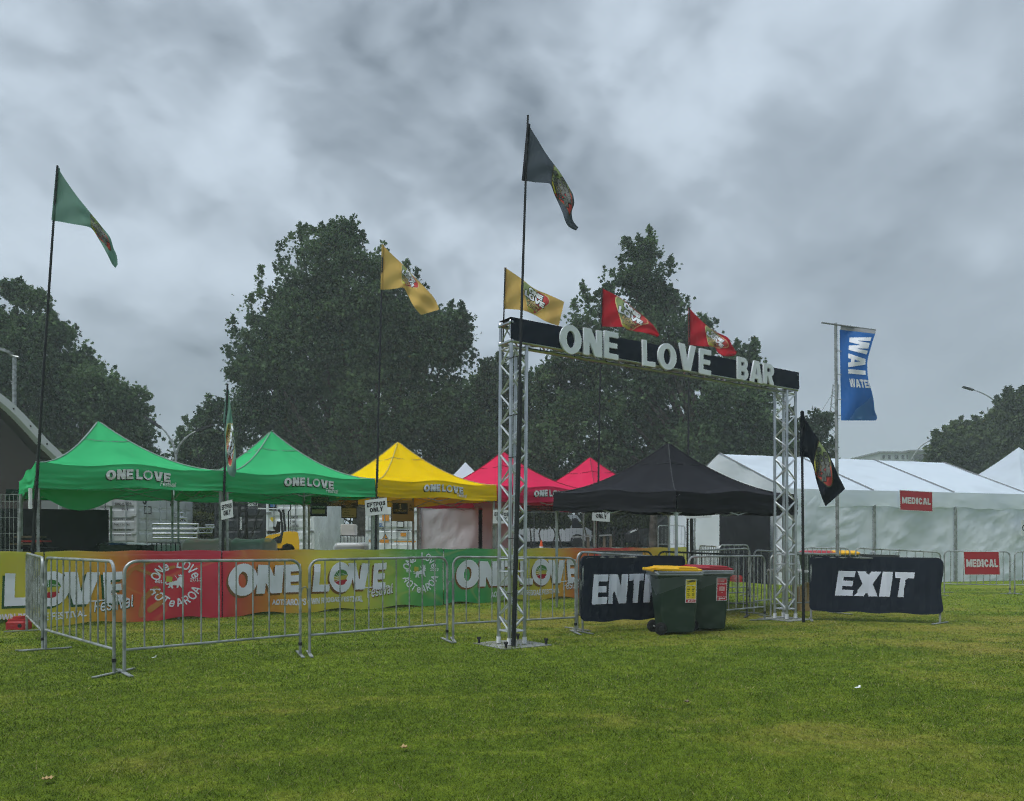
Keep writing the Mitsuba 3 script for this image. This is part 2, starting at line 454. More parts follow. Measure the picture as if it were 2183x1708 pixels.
gx2, gy2 = np.linspace(-1.0, 6.9, 20), np.linspace(31.6, 60, 60)
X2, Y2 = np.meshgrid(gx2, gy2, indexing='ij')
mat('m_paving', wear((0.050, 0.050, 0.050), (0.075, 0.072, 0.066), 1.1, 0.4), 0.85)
put('pavement', MB().grid(np.stack([X2, Y2, ground_z(X2, Y2) + 0.006], -1)), 'm_paving', smooth=True)  # sheet over the bank; its dark colour carries the hedge and tree shade
tag('pavement', 'paved strip darkened by painted shade under the hedges and parked vehicles', kind='structure')


def blades():
    vs, cols = [], []
    for y0, y1, dens, hh, ww in ((3.3, 5.6, 6800, 0.030, 0.0042), (5.6, 7.6, 4600, 0.031, 0.0056), (7.6, 10.5, 2300, 0.032, 0.0078), (10.5, 15.5, 900, 0.034, 0.0115), (15.5, 24, 170, 0.036, 0.018)):
        wide = 0.69 * (y0 + y1) / 2 + 2.4
        n = int(dens * 2 * wide * (y1 - y0))
        y = RNG.uniform(y0, y1, n)
        x = RNG.uniform(-1, 1, n) * (0.69 * y + 2.4)
        brown, light = lawn_np(x, y)
        keep = RNG.random(n) > 0.55 * brown
        x, y, brown, light = x[keep], y[keep], brown[keep], light[keep]
        n = len(x)
        tuft = 0.65 + 0.7 * np_fbm(x * 3.1, y * 3.1, 4.5, 2)
        h = hh * RNG.uniform(0.4, 1.2, n) * tuft * (1 - 0.45 * brown)
        a, lean = RNG.uniform(0, 2 * np.pi, n), RNG.uniform(0.2, 1.5, n)
        b = RNG.uniform(0, 2 * np.pi, n)
        w = ww * RNG.uniform(0.6, 1.3, n)
        base = np.stack([x, y, np.full(n, -0.002)], 1)
        side = np.stack([np.cos(a), np.sin(a), 0 * a], 1) * w[:, None] / 2
        tip = base + np.stack([np.cos(b) * h * lean, np.sin(b) * h * lean, h], 1)
        vs.append(np.stack([base - side, base + side, tip], 1).reshape(-1, 3))
        c = GREEN0 + (GREEN1 - GREEN0) * light[:, None]
        c = c + (BROWN - c) * (0.85 * brown)[:, None]
        dry = RNG.random(n) < 0.045 + 0.12 * brown
        c = np.where(dry[:, None], V(0.34, 0.30, 0.14) * RNG.uniform(0.6, 1.2, (n, 1)), c * RNG.uniform(0.72, 1.45, (n, 1)))
        cols.append(np.repeat(c, 3, 0))
    v = np.vstack(vs)
    put('lawn_grass', trimesh.Trimesh(v, np.arange(len(v)).reshape(-1, 3), process=False), 'm_grass', color=np.vstack(cols))
    tag('lawn_grass', 'short grass blades covering the lawn, dry and brown in patches', 'grass', kind='stuff')


blades()

# dry leaves and litter lying on the lawn
for x, y, lab, c in ([(100, 1672, 'curled dry leaf on the grass at the lower left', 'm_cardboard'),
        (862, 1603, 'curled dry leaf on the grass in the lower middle', 'm_cardboard'), (1465, 1504, 'flat dry leaf on the lawn in front of the bins', 'm_wood')]):
    m, o = MB(), G(x, y) + UP * 0.028
    th = RNG.uniform(0, 6.28)
    for k in range(7):
        a = th + k * 0.9
        d = V(math.cos(a), math.sin(a), 0.25)
        s = V(-math.sin(a), math.cos(a), 0.1)
        L = RNG.uniform(0.018, 0.042)
        m.add([o, o + d * L * 0.6 + s * 0.014, o + d * L + UP * 0.01, o + d * L * 0.6 - s * 0.014], [[0, 1, 2], [0, 2, 3]])
    tag(put('dry_leaf', m, c), lab, 'leaf')
for x, y, lab in [(323, 1408, 'scrap of white paper on the grass in front of the corner barrier'), (1826, 1474, 'scrap of white paper on the open lawn at the right')]:
    o = G(x, y) + UP * 0.03
    tag(put('paper_scrap', MB().obox(o, V(0.05, 0.01, 0.006), V(-0.008, 0.03, 0), V(0, 0, 0.004)).obox(o + V(0.03, 0, 0.002), V(0.02, 0.02, 0.02), V(-0.01, 0.02, 0), V(0, 0, 0.003)), 'm_board_white'), lab, 'litter')


# ---------------------------------------------------------------- crowd barriers
def barrier(label, p0, p1, h0=1.22, h1=1.22, rail=0.25, bars=9, m='m_galv', group=None, feet=(0.0, 0.0), hook=True, name='crowd_barrier', near=True):
    """A galvanised barrier with its legs at p0 and p1."""
    p0, p1 = np.asarray(p0, float), np.asarray(p1, float)
    t = thing(name, label, 'barrier', group)
    L = np.linalg.norm((p1 - p0)[:2])
    ex = unit((p1 - p0) * V(1, 1, 0))
    def at(s, z):
        k = s / L
        return p0 + (p1 - p0) * k + UP * (z * (h0 + (h1 - h0) * k))
    r, n = 0.13, 8 if near else 6
    pts = [at(0, 0.0), at(0, 1 - r * 1.0 / h0)]
    for a in np.linspace(0, np.pi / 2, 6)[1:]:
        pts.append(at(r * (1 - math.cos(a)), 1 - r / h0 + r / h0 * math.sin(a)))
    for a in np.linspace(np.pi / 2, 0, 6):
        pts.append(at(L - r * (1 - math.cos(a)), 1 - r / h1 + r / h1 * math.sin(a)))
    pts.append(at(L, 0.0))
    put('frame', MB().tube(pts, 0.0185, n), m, smooth=40, parent=t)
    put('bottom_rail', MB().tube([at(0, rail / h0), at(L, rail / h1)], 0.016, n), m, smooth=40, parent=t)
    for i in range(bars):
        s = L * (i + 1) / (bars + 1)
        put('bar', MB().tube([at(s, rail / h0), at(s, 1.0)], 0.0092, 6 if near else 4), m, smooth=40 if near else False, parent=t)
    for p, a in ((p0, feet[0]), (p1, feet[1])):
        d = unit(V(-ex[1], ex[0], 0) * math.cos(a) + ex * math.sin(a))
        put('foot', MB().box(p + UP * 0.014, (0.62, 0.045, 0.012), d), m, parent=t)
    if hook:
        o = at(L, 0.62)
        put('hook', MB().tube([o, o + ex * 0.03 + UP * 0.10, o + ex * 0.07 + UP * 0.12, o + ex * 0.10 + UP * 0.09, o + ex * 0.10 - UP * 0.06], 0.008, 5), m, smooth=40, parent=t)
        o = at(L, 0.12)
        put('collar', MB().tube([o - UP * 0.02, o + UP * 0.02], 0.024, n), 'm_dark', parent=t)
    return t, at, L, ex


GB = 'galvanised crowd barriers along the lawn'
barrier('galvanised barrier at far left seen almost end on, running towards the camera', G(57, 1346), G(91, 1386), 1.26, 1.235, group=GB, feet=(0, 0.2))
barrier('galvanised barrier between the left corner and the end-on barrier, slanting forward', G(97, 1386), G(243, 1437), 1.235, 1.235, group=GB, feet=(0.1, -0.55), rail=0.27)
barrier('nearest galvanised barrier, in front of the red banner, right of the corner', G(265, 1437), G(640, 1397), 1.235, 1.215, group=GB, feet=(0.05, 0.35), rail=0.262)
barrier('galvanised barrier in front of the yellow and green banner, second from the corner', G(660, 1396), G(953, 1367), 1.215, 1.225, group=GB, feet=(0.35, 0.35))
barrier('galvanised barrier directly behind the left truss tower', G(966, 1366), G(1227, 1350), 1.225, 1.19, group=GB, feet=(0.3, 0.3))


def cover(label, at, L, ex, letters, u0, u1, z0, z1, mtl, zlo, nrm, name, sl=0.0, fat=0.05, fold=0.0):
    """A printed cloth cover pulled over a barrier."""
    t = thing(name, label, 'banner')
    fn_ = unit(nrm)
    shape = rrect(-0.03, zlo, L + 0.03, 1.02, 0.085)
    def surf(q, off):
        s, z = q[:, 0], q[:, 1]
        o = np.array([at(a, b) for a, b in zip(s, z)])
        w = 0.012 * np.sin(s * 31.0) * np.clip(1 - abs(z - 0.55) * 1.6, 0, 1) + 0.05 * fb(np.stack([s, z, s * 0], 1), 2.2, 4)
        edge = np.clip((0.25 - z) * 4, 0, 1)
        o = o + UP * (edge * 0.03 * np.sin(s * 9 + 1))[:, None] + ex * (fold * np.sin(z * 9) * np.clip(s / L - 0.85, 0, 1))[:, None]
        return o + fn_ * (off + w * np.sign(off))[:, None]
    m = MB()
    m.poly(shape, lambda q: surf(q, 0.028), 0.09)
    m.poly(shape, lambda q: surf(q, -0.028), 0.09)
    ring = np.array(shape.exterior.segmentize(0.09).coords)
    m.grid(np.stack([surf(ring, 0.028), surf(ring, -0.028)], 1))
    put('cloth', m, mtl, smooth=50, parent=t)
    g = block(letters, u0 * L, u1 * L, z0, z1, fat, sl, 0.03)
    put('lettering', MB().poly(g, lambda q: surf(q, 0.032), 0.09), 'm_letter_white', parent=t)
    return t


tb, at, L, ex = barrier('barrier wearing the black ENTRY cloth, only its legs showing', G(1242, 1349), G(1455, 1336), 1.20, 1.19, bars=4, group=None, hook=True)
cover('black cloth cover lettered ENTRY in white, partly behind the wheelie bins', at, L, ex, 'ENTRY', 0.085, 0.95, 0.37, 0.77, 'm_navy_cloth', 0.14, V(ex[1], -ex[0], 0), 'barrier_cover', 0.10, 0.085)
tb, at, L, ex = barrier('barrier wearing the black EXIT cloth, only its legs showing', G(1729, 1322), G(2004, 1330), 1.165, 1.14, bars=4, group=None, hook=False, feet=(0, 0.6))
cover('black cloth cover lettered EXIT in white, right of the right tower', at, L, ex, 'EXIT', 0.20, 0.80, 0.40, 0.79, 'm_navy_cloth', 0.145, V(ex[1], -ex[0], 0), 'barrier_cover', 0.16, 0.075, fold=0.12)

GQ = 'galvanised barriers of the entry lanes'
barrier('galvanised gate barrier standing just behind the two wheelie bins', G(1468, 1341), G(1630, 1322.5), 1.20, 1.19, group=GQ, feet=(0.3, -1.2))
barrier('pale barrier slanting directly behind the black ENTRY cloth', XY(1231, 12.75), XY(1445, 14.1), 1.285, 1.15, group=GQ, near=False)
t5, at5, L5, ex5 = barrier('dark barrier carrying the small grey sign behind the ENTRY cloth', XY(1236, 15.2), XY(1390, 15.6), 1.25, 1.25, m='m_galv_dark', group=GQ, near=False)
barrier('dark barrier under the black gazebo, behind the gate barrier', XY(1403, 15.7), XY(1592, 15.0), 1.25, 1.19, m='m_galv_dark', group=GQ, near=False)
barrier('barrier seen end on with close bars in front of the white marquee gable', XY(1492, 22.0), XY(1529, 19.2), 1.34, 1.33, group=GQ, near=False)
barrier('barrier in front of the white gable, left of the black screen', XY(1470, 17.6), XY(1598, 18.4), 1.24, 1.29, group=GQ, near=False)
barrier('short barrier beside the black screen, partly hidden by the lane barriers', XY(1533, 20.0), XY(1596, 20.6), 1.36, 1.36, group=GQ, near=False, bars=5)
barrier('barrier in front of the black screen, left of the right tower', XY(1607, 15.6), XY(1755, 17.4), 1.28, 1.17, group=GQ, near=False)
barrier('barrier passing behind the right truss tower', XY(1643, 14.9), XY(1790, 15.6), 1.21, 1.20, group=GQ, near=False)
GM = 'barriers in front of the white marquee'
barrier('barrier standing in front of the two distant bins', XY(1712, 20.6), XY(1812, 20.3), 1.29, 1.28, group=GM, near=False)
barrier('marquee barrier showing above the black EXIT cloth', XY(1824, 20.6), XY(2005, 20.9), 1.28, 1.16, group=GM, near=False)
tm, atm, Lm, exm = barrier('marquee barrier carrying the red sign on its bars', G(2013, 1264), G(2153, 1266.5), 1.19, 1.17, group=GM, near=False, feet=(1.0, 1.0))
barrier('marquee barrier at the right edge, cut by the frame', G(2163, 1266.5), XY(2330, 21.4), 1.17, 1.17, group=GM, near=False)
barrier('small barrier beside the tree trunk beyond the black gazebo', XY(1403, 31.0, 1.1), XY(1460, 32.0, 1.1), 1.0, 1.0, group=None, near=False, bars=6)


def flat_sign(name, label, cat, o, ex, ey, base, items, thick=0.012, parent=None, group=None):
    """A board with printed items: (shape in board units, material). o: lower left corner; ex, ey: its sides."""
    t = thing(name, label, cat, group) if parent is None else parent
    o, ex, ey = (np.asarray(v, float) for v in (o, ex, ey))
    n = unit(np.cross(ex, ey))
    b = put('board', MB().obox(o - n * thick, ex, ey, n * thick), base, parent=t)
    ux, uy = unit(ex), unit(ey)
    for i, (g, m_) in enumerate(items):
        put('lettering' if i % 1 == 0 else 'print', MB().poly(g, plane(o, ux, uy, 0.003 + 0.002 * i)), m_, parent=b)
    return t


def para(lines, w, h, x0, y0, fill=0.8, m=None, sx=0.9, fat=0.0):
    """Lines of lettering centred in a rectangle, top line first."""
    out, lh = [], h / len(lines)
    for i, s in enumerate(lines):
        g = text(s, 1.0, True, fat, round_=True)
        a, b, c, d = g.bounds
        hh = lh * fill
        ww = min(w, (c - a) * hh * sx)
        y = y0 + h - (i + 1) * lh + lh * (1 - fill) / 2
        out.append(fit(g, x0 + (w - ww) / 2, y, x0 + (w + ww) / 2, y + hh))
    return shapely.union_all(out)


# grey sign hanging on the dark barrier behind the ENTRY cloth: only its top shows
o = at5(L5 * 0.28, 0.62) + V(ex5[1], -ex5[0], 0) * 0.03
flat_sign('entry_board', 'grey board with black lettering hanging behind the black ENTRY cloth', 'sign', o, ex5 * L5 * 0.58, UP * 0.46, 'm_grey', [(para(['ENTRY'], 0.7, 0.2, 0.12, 0.10), 'm_ink')])
# red sign on the marquee barrier
def medical(o, ex, ey, label):
    w, h = np.linalg.norm(ex), np.linalg.norm(ey)
    red = sg.box(0.02, 0.02, w - 0.02, h - 0.02)
    g = block('MEDICAL', w * 0.06, w * 0.95, h * 0.34, h * 0.67, 0.06, 0, 0.05)
    flat_sign('medical_sign', label, 'sign', o, ex, ey, 'm_board_white', [(red, 'm_sign_red'), (g, 'm_board_white')])
e = unit(exm)
medical(P(2056, 1226.5, 21.55), P(2133, 1226.5, 21.55) - P(2056, 1226.5, 21.55), P(2053, 1175.5, 21.50) - P(2056, 1226.5, 21.55), 'red board with white lettering hung on a barrier at the right')


# ---------------------------------------------------------------- printed fence cloth along the bar
FO, FD = V(-7.6, 13.36, 0), V(0.812, 0.584, 0)            # the fence line: a point and its direction
FD = unit(FD)
FN = V(FD[1], -FD[0], 0)                                   # towards the lawn


def fs(x):
    """Distance along the fence of the picture column x."""
    k = (x - CX) / F
    return (FO[0] - k * FO[1]) / (k * FD[1] - FD[0])


def fence_fn(s, z, off):
    s, z = np.asarray(s, float), np.asarray(z, float)
    w = 0.030 * np.sin(s * 2.9 + 1.0) + 0.10 * fb(np.stack([s, z * 0.8, s * 0], -1), 1.5, 2)
    w = w * np.clip((1.30 - z) * 2.2, 0.15, 1)
    sag = -0.02 * np.sin(s * np.pi / 1.03) ** 2 * (z > 0.6)
    low = np.clip(0.3 - z, 0, 1) * 0.14 * np.sin(s * 4.2)
    return FO + s[..., None] * FD + FN * (w + off)[..., None] + UP * (z + sag + low)[..., None]


STOPS = [(-2.5, (0.46, 0.44, 0.045)), (-0.3, (0.44, 0.40, 0.04)), (0.5, (0.50, 0.24, 0.035)), (1.25, (0.46, 0.035, 0.045)), (2.5, (0.45, 0.025, 0.055)), (3.5, (0.50, 0.20, 0.03)), (4.5, (0.46, 0.40, 0.045)),
         (5.5, (0.40, 0.41, 0.05)), (6.5, (0.10, 0.30, 0.07)), (7.5, (0.025, 0.26, 0.085)), (8.6, (0.045, 0.27, 0.08)), (9.7, (0.40, 0.40, 0.05)), (10.5, (0.50, 0.36, 0.035)), (11.4, (0.52, 0.13, 0.03)),
         (12.3, (0.46, 0.025, 0.05)), (13.2, (0.46, 0.05, 0.045)), (14.2, (0.52, 0.30, 0.035)), (15.2, (0.46, 0.42, 0.05)), (17.0, (0.40, 0.42, 0.05))]


def print_fn(p, n, uv):
    s = (p.x - float(FO[0])) * float(FD[0]) + (p.y - float(FO[1])) * float(FD[1])
    c = mi.Color3f(*STOPS[0][1])
    for (a, _), (b, cb) in zip(STOPS, STOPS[1:]):
        c = mikit.mix(c, list(cb), dr.clip((s - a) / (b - a), 0, 1))
    # faint pale swooshes of the printed background
    q = mikit.fbm(s * 0.9 + p.z * 0.7, p.z * 1.1 - s * 0.25, 3.0, 2)
    band = 1 - mikit.smoothstep(0.0, 0.035, dr.abs(q - 0.52))
    return dr.minimum(mikit.mix(c, [0.55, 0.38, 0.10], 0.16 * band) * 1.55, 0.88)


scene['m_fence_cloth'] = {'type': 'mask', 'opacity': 0.88, 'bsdf': {'type': 'twosided', 'bsdf': {'type': 'principled', 'base_color': mikit.proc(print_fn), 'roughness': 0.75, 'specular': 0.25}}}

PANELS = [(-2.1, -0.42, 0.15, 'loose yellow end of the printed fence cloth at far left, its hem lifted'),
          (-0.40, 2.50, 0.015, 'printed fence cloth fading from yellow to red, left of the first sign post'),
          (2.52, 7.42, 0.02, 'printed fence cloth fading from red through yellow to green, between the sign posts'),
          (7.44, 15.6, 0.02, 'printed fence cloth fading from green through yellow to red, behind the left truss tower')]
fence_keys = []
for a, b, lo, lab in PANELS:
    t = thing('fence_banner', lab, 'banner')
    ss, zz = np.linspace(a, b, max(12, int((b - a) / 0.07))), np.linspace(lo, 1.295, 16)
    S, Z = np.meshgrid(ss, zz, indexing='ij')
    put('cloth', MB().grid(fence_fn(S, Z, 0.0)), 'm_fence_cloth', smooth=True, parent=t)
    hem = np.stack([fence_fn(ss, ss * 0 + 1.295, -0.006)], 0)[0]
    put('top_rail', MB().tube(hem + FN * -0.03 - UP * 0.02, 0.018, 6), 'm_galv', smooth=40, parent=t)
    for s in np.arange(a + 0.1, b, 2.05):
        put('leg', MB().tube([FO + FD * s - FN * 0.06, FO + FD * s - FN * 0.06 + UP * 1.28], 0.018, 6), 'm_galv', smooth=40, parent=t)
    fence_keys.append((t, a, b))


def on_fence(key, g, m, off=0.012, step=0.12):
    """The shape, in (distance along the fence, height), laid on the cloth panels that carry it."""
    for t, a, b in fence_keys:
        h = g.intersection(sg.box(a, 0.0, b, 1.29))
        for piece in parts_of(h):
            if piece.area > 1e-4:
                put(key, MB().poly(piece, lambda q: fence_fn(q[:, 0], q[:, 1], off), step), m, parent=t)


mat('m_shadow_brown', (0.20, 0.09, 0.02), 0.7)
mat('m_shadow_green', (0.025, 0.09, 0.03), 0.7)


def lion_disc(r):
    """A lion's head as mane strips: (green, yellow, red) shapes in a disc of radius r."""
    d = sg.Point(0, 0).buffer(r, quad_segs=10)
    prof = d.difference(sg.Polygon([(r * 0.55, -r * 1.1), (r * 1.2, -r), (r * 1.2, r * 0.1), (r * 0.9, r * 0.12), (r * 0.75, -r * 0.2), (r * 0.85, -r * 0.45), (r * 0.62, -r * 0.6)]))
    gaps = []
    for k in range(6):
        a = math.radians(100 + 22 * k)
        c = [(r * 0.35 * math.cos(a + 0.3), r * 0.35 * math.sin(a + 0.3)), (r * 0.75 * math.cos(a + 0.1), r * 0.75 * math.sin(a + 0.1)), (r * 1.05 * math.cos(a), r * 1.05 * math.sin(a))]
        gaps.append(sg.LineString(c).buffer(r * 0.035))
    prof = prof.difference(shapely.union_all(gaps)).difference(sg.LineString([(r * 0.1, r * 0.45), (r * 0.55, r * 0.38), (r * 0.8, r * 0.25)]).buffer(r * 0.035))
    return (prof.intersection(sg.box(-2, r * 0.22, 2, 2)), prof.intersection(sg.box(-2, -r * 0.30, 2, r * 0.22)), prof.intersection(sg.box(-2, -2, 2, -r * 0.30)))


def script_text(s, w, h):
    g = text(s, 1.0, False, 0.012, 0.32)
    return fit(g, 0, 0, w, h)


SLOTS = [('O', 485, 549), ('N', 548, 603), ('E', 606, 641), ('L', 666, 702), ('O', 700, 751), ('V', 743, 791), ('E', 797, 823)]
S0, S1 = fs(485), fs(823)
SLOTS = [(c, (fs(a) - S0) / (S1 - S0), (fs(b) - S0) / (S1 - S0)) for c, a, b in SLOTS]


def one_love(a, b, zbot, ztop, shadow):
    """The big two-word print with its shadow, the lion in the O, the script word and the small line below; a, b: its ends along the fence."""
    w, h = b - a, ztop - zbot
    pieces = []
    for i, (ch, u0, u1) in enumerate(SLOTS):
        o = 0.03 if ch == 'O' else 0.0
        g = fit(glyph(ch, 0.37, 0.25), a + u0 * w, zbot - o + RNG.uniform(-0.01, 0.01), a + u1 * w, ztop + o)
        pieces.append(affinity.skew(g, RNG.uniform(-4, 4), 0))
    word = shapely.union_all(pieces)
    on_fence('print_shadow', affinity.translate(word, -0.035, -0.04).difference(word), shadow, 0.010)
    for i, g in enumerate(pieces):
        on_fence('letter', g, 'm_print_white', 0.012 + 0.001 * (i % 2))
    c, r = pieces[4].centroid, h * 0.29
    on_fence('disc', affinity.scale(sg.Point(c.x, c.y).buffer(h * 0.40), 1.0, 1.0), 'm_print_white', 0.0145)
    for g, m in zip(lion_disc(r), ('m_lion_green', 'm_lion_yellow', 'm_lion_red')):
        on_fence('emblem', place(g, c.x, c.y), m, 0.017)
    f = place(affinity.rotate(script_text('Festival', w * 0.185, h * 0.40), 7, origin=(0, 0)), b - w * 0.13, zbot - h * 0.30)
    bar = sg.LineString([(b - w * 0.20, zbot + h * 0.06), (b + w * 0.02, zbot + h * 0.12)]).buffer(0.010)
    on_fence('print_shadow', affinity.translate(f, 0.01, -0.015).difference(f), shadow, 0.019)
    on_fence('script', f, 'm_print_white', 0.021)
    on_fence('underline', bar, 'm_print_white', 0.021)
    g = fit(text("AOTEAROA'S OWN REGGAE FESTIVAL", 1.0, True, 0.03), a + w * 0.26, zbot - h * 0.42, a + w * 0.84, zbot - h * 0.21)
    on_fence('lettering', g, 'm_print_white', 0.012)


uL = SLOTS[3][1]
e0, l0 = fs(262), fs(10)
one_love(e0 - (e0 - l0) / (1 - uL), e0, 0.37, 0.93, 'm_shadow_green')
one_love(S0, S1, 0.42, 1.0, 'm_shadow_brown')
one_love(fs(974), fs(1228), 0.39, 1.0, 'm_shadow_brown')


LION = sg.Polygon([(-0.30, 0.05), (-0.24, 0.10), (-0.10, 0.12), (0.05, 0.16), (0.08, 0.26), (0.16, 0.32), (0.26, 0.30), (0.30, 0.22), (0.28, 0.12), (0.22, 0.06), (0.24, -0.08), (0.30, -0.20), (0.22, -0.21), (0.16, -0.10),
                   (0.12, -0.05), (0.10, -0.20), (0.02, -0.21), (0.04, -0.06), (-0.12, -0.04), (-0.14, -0.12), (-0.10, -0.22), (-0.18, -0.22), (-0.22, -0.10), (-0.26, -0.20), (-0.34, -0.20), (-0.28, -0.06)])
LION = shapely.union_all([LION, sg.LineString([(-0.28, 0.03), (-0.38, 0.0), (-0.42, 0.08), (-0.36, 0.14)]).buffer(0.022), sg.LineString([(-0.05, 0.38), (0.20, -0.02)]).buffer(0.010),
                          sg.Polygon([(0.10, 0.33), (0.10, 0.42), (0.15, 0.37), (0.18, 0.43), (0.22, 0.37), (0.27, 0.42), (0.27, 0.33)])])


def roundel(xc, zc, r):
    """Two curved words round a small lion, EST. and 2012 at its sides."""
    s0, out = fs(xc), []
    def arc(word, a0, a1, inward, hh):
        n = len(word)
        for i, ch in enumerate(word):
            if ch == ' ':
                continue
            a = math.radians(a0 + (a1 - a0) * i / (n - 1))
            g = text(ch, hh, False, 0.03, 0.0, 0.85, True)
            bx = g.bounds
            g = affinity.translate(g, -(bx[0] + bx[2]) / 2, -hh / 2)
            g = affinity.rotate(g, math.degrees(a) - 90 + (0 if inward else 180) + RNG.uniform(-8, 8), origin=(0, 0))
            out.append(affinity.translate(g, s0 + r * math.cos(a), zc + r * math.sin(a)))
    arc('ONe LOVe', 158, 22, True, r * 0.42)
    arc('AOTeAROA', 202, 338, False, r * 0.42)
    for s, dx in (('est.', -0.92), ('2012', 0.62)):
        out.append(place(text(s, r * 0.17, False, 0.02), s0 + r * dx * 1.05, zc + r * 0.05))
    out.append(affinity.translate(affinity.scale(LION, r * 1.15, r * 1.15, origin=(0, 0)), s0, zc - r * 0.02))
    for g in out:
        on_fence('roundel_print', g, 'm_print_white', 0.012, 0.15)
    fl = affinity.translate(affinity.scale(sg.Polygon([(-0.42, 0.10), (-0.38, 0.34), (-0.14, 0.30), (-0.16, 0.08)]), r * 1.15, r * 1.15, origin=(0, 0)), s0, zc)
    on_fence('emblem', fl, 'm_lion_yellow', 0.014)


roundel(375, 0.69, 0.37)
roundel(896, 0.77, 0.38)
# big pale figure swooshes printed on the red part
for pts, w in (([(1.05, 0.95), (1.3, 0.85), (1.45, 0.95), (1.65, 1.0)], 0.03), ([(1.1, 0.15), (1.15, 0.42), (1.35, 0.60), (1.45, 0.35), (1.25, 0.22)], 0.05), ([(0.75, 0.72), (0.95, 0.95), (1.25, 1.10)], 0.035)):
    on_fence('print', sg.LineString(pts).buffer(w), mat('m_swoosh', (0.50, 0.19, 0.05), 0.7), 0.010)

# aluminium truss counters standing right behind the cloth
def zig(m, a, b, z0, z1, off, pitch, r=0.016):
    q = lambda s, z: FO + FD * s - FN * off + UP * z
    n = max(2, int(round((b - a) / pitch)))
    xs = np.linspace(a, b, n + 1)
    for i in range(n):
        m.append((q(xs[i], z0 if i % 2 == 0 else z1), q(xs[i + 1], z1 if i % 2 == 0 else z0)))


def truss_row(label, a, b, z0, z1, off, group='truss counters behind the fence cloth'):
    t = thing('truss_counter', label, 'truss', group)
    for z in (z0, z1):
        for d in (0, 0.24):
            put('chord', MB().tube([FO + FD * a - FN * (off + d) + UP * z, FO + FD * b - FN * (off + d) + UP * z], 0.025, 6), 'm_alu', smooth=40, parent=t)
    seg = []
    zig(seg, a, b, z0, z1, off, 0.21)
    for p, q in seg:
        put('brace', MB().tube([p, q], 0.011, 5), 'm_alu', smooth=40, parent=t)
    put('counter_top', MB().obox(FO + FD * a - FN * (off - 0.02) + UP * (z1 + 0.03), FD * (b - a), -FN * 0.5, UP * 0.03), 'm_galv_dark', parent=t)
    for s in (a + 0.15, b - 0.15):
        put('leg', MB().tube([FO + FD * s - FN * (off + 0.12), FO + FD * s - FN * (off + 0.12) + UP * z0], 0.03, 6), 'm_alu', smooth=40, parent=t)


for a, b, w in ((0.1, 2.3, 'red cloth under the left green gazebo'), (2.8, 5.7, 'yellow cloth under the second green gazebo'), (6.1, 8.8, 'green cloth under the yellow gazebo'), (9.1, 11.8, 'yellow cloth under the red gazebo')):
    truss_row('aluminium truss counter showing faintly through the ' + w, a, b, 0.98, 1.20, 0.22)


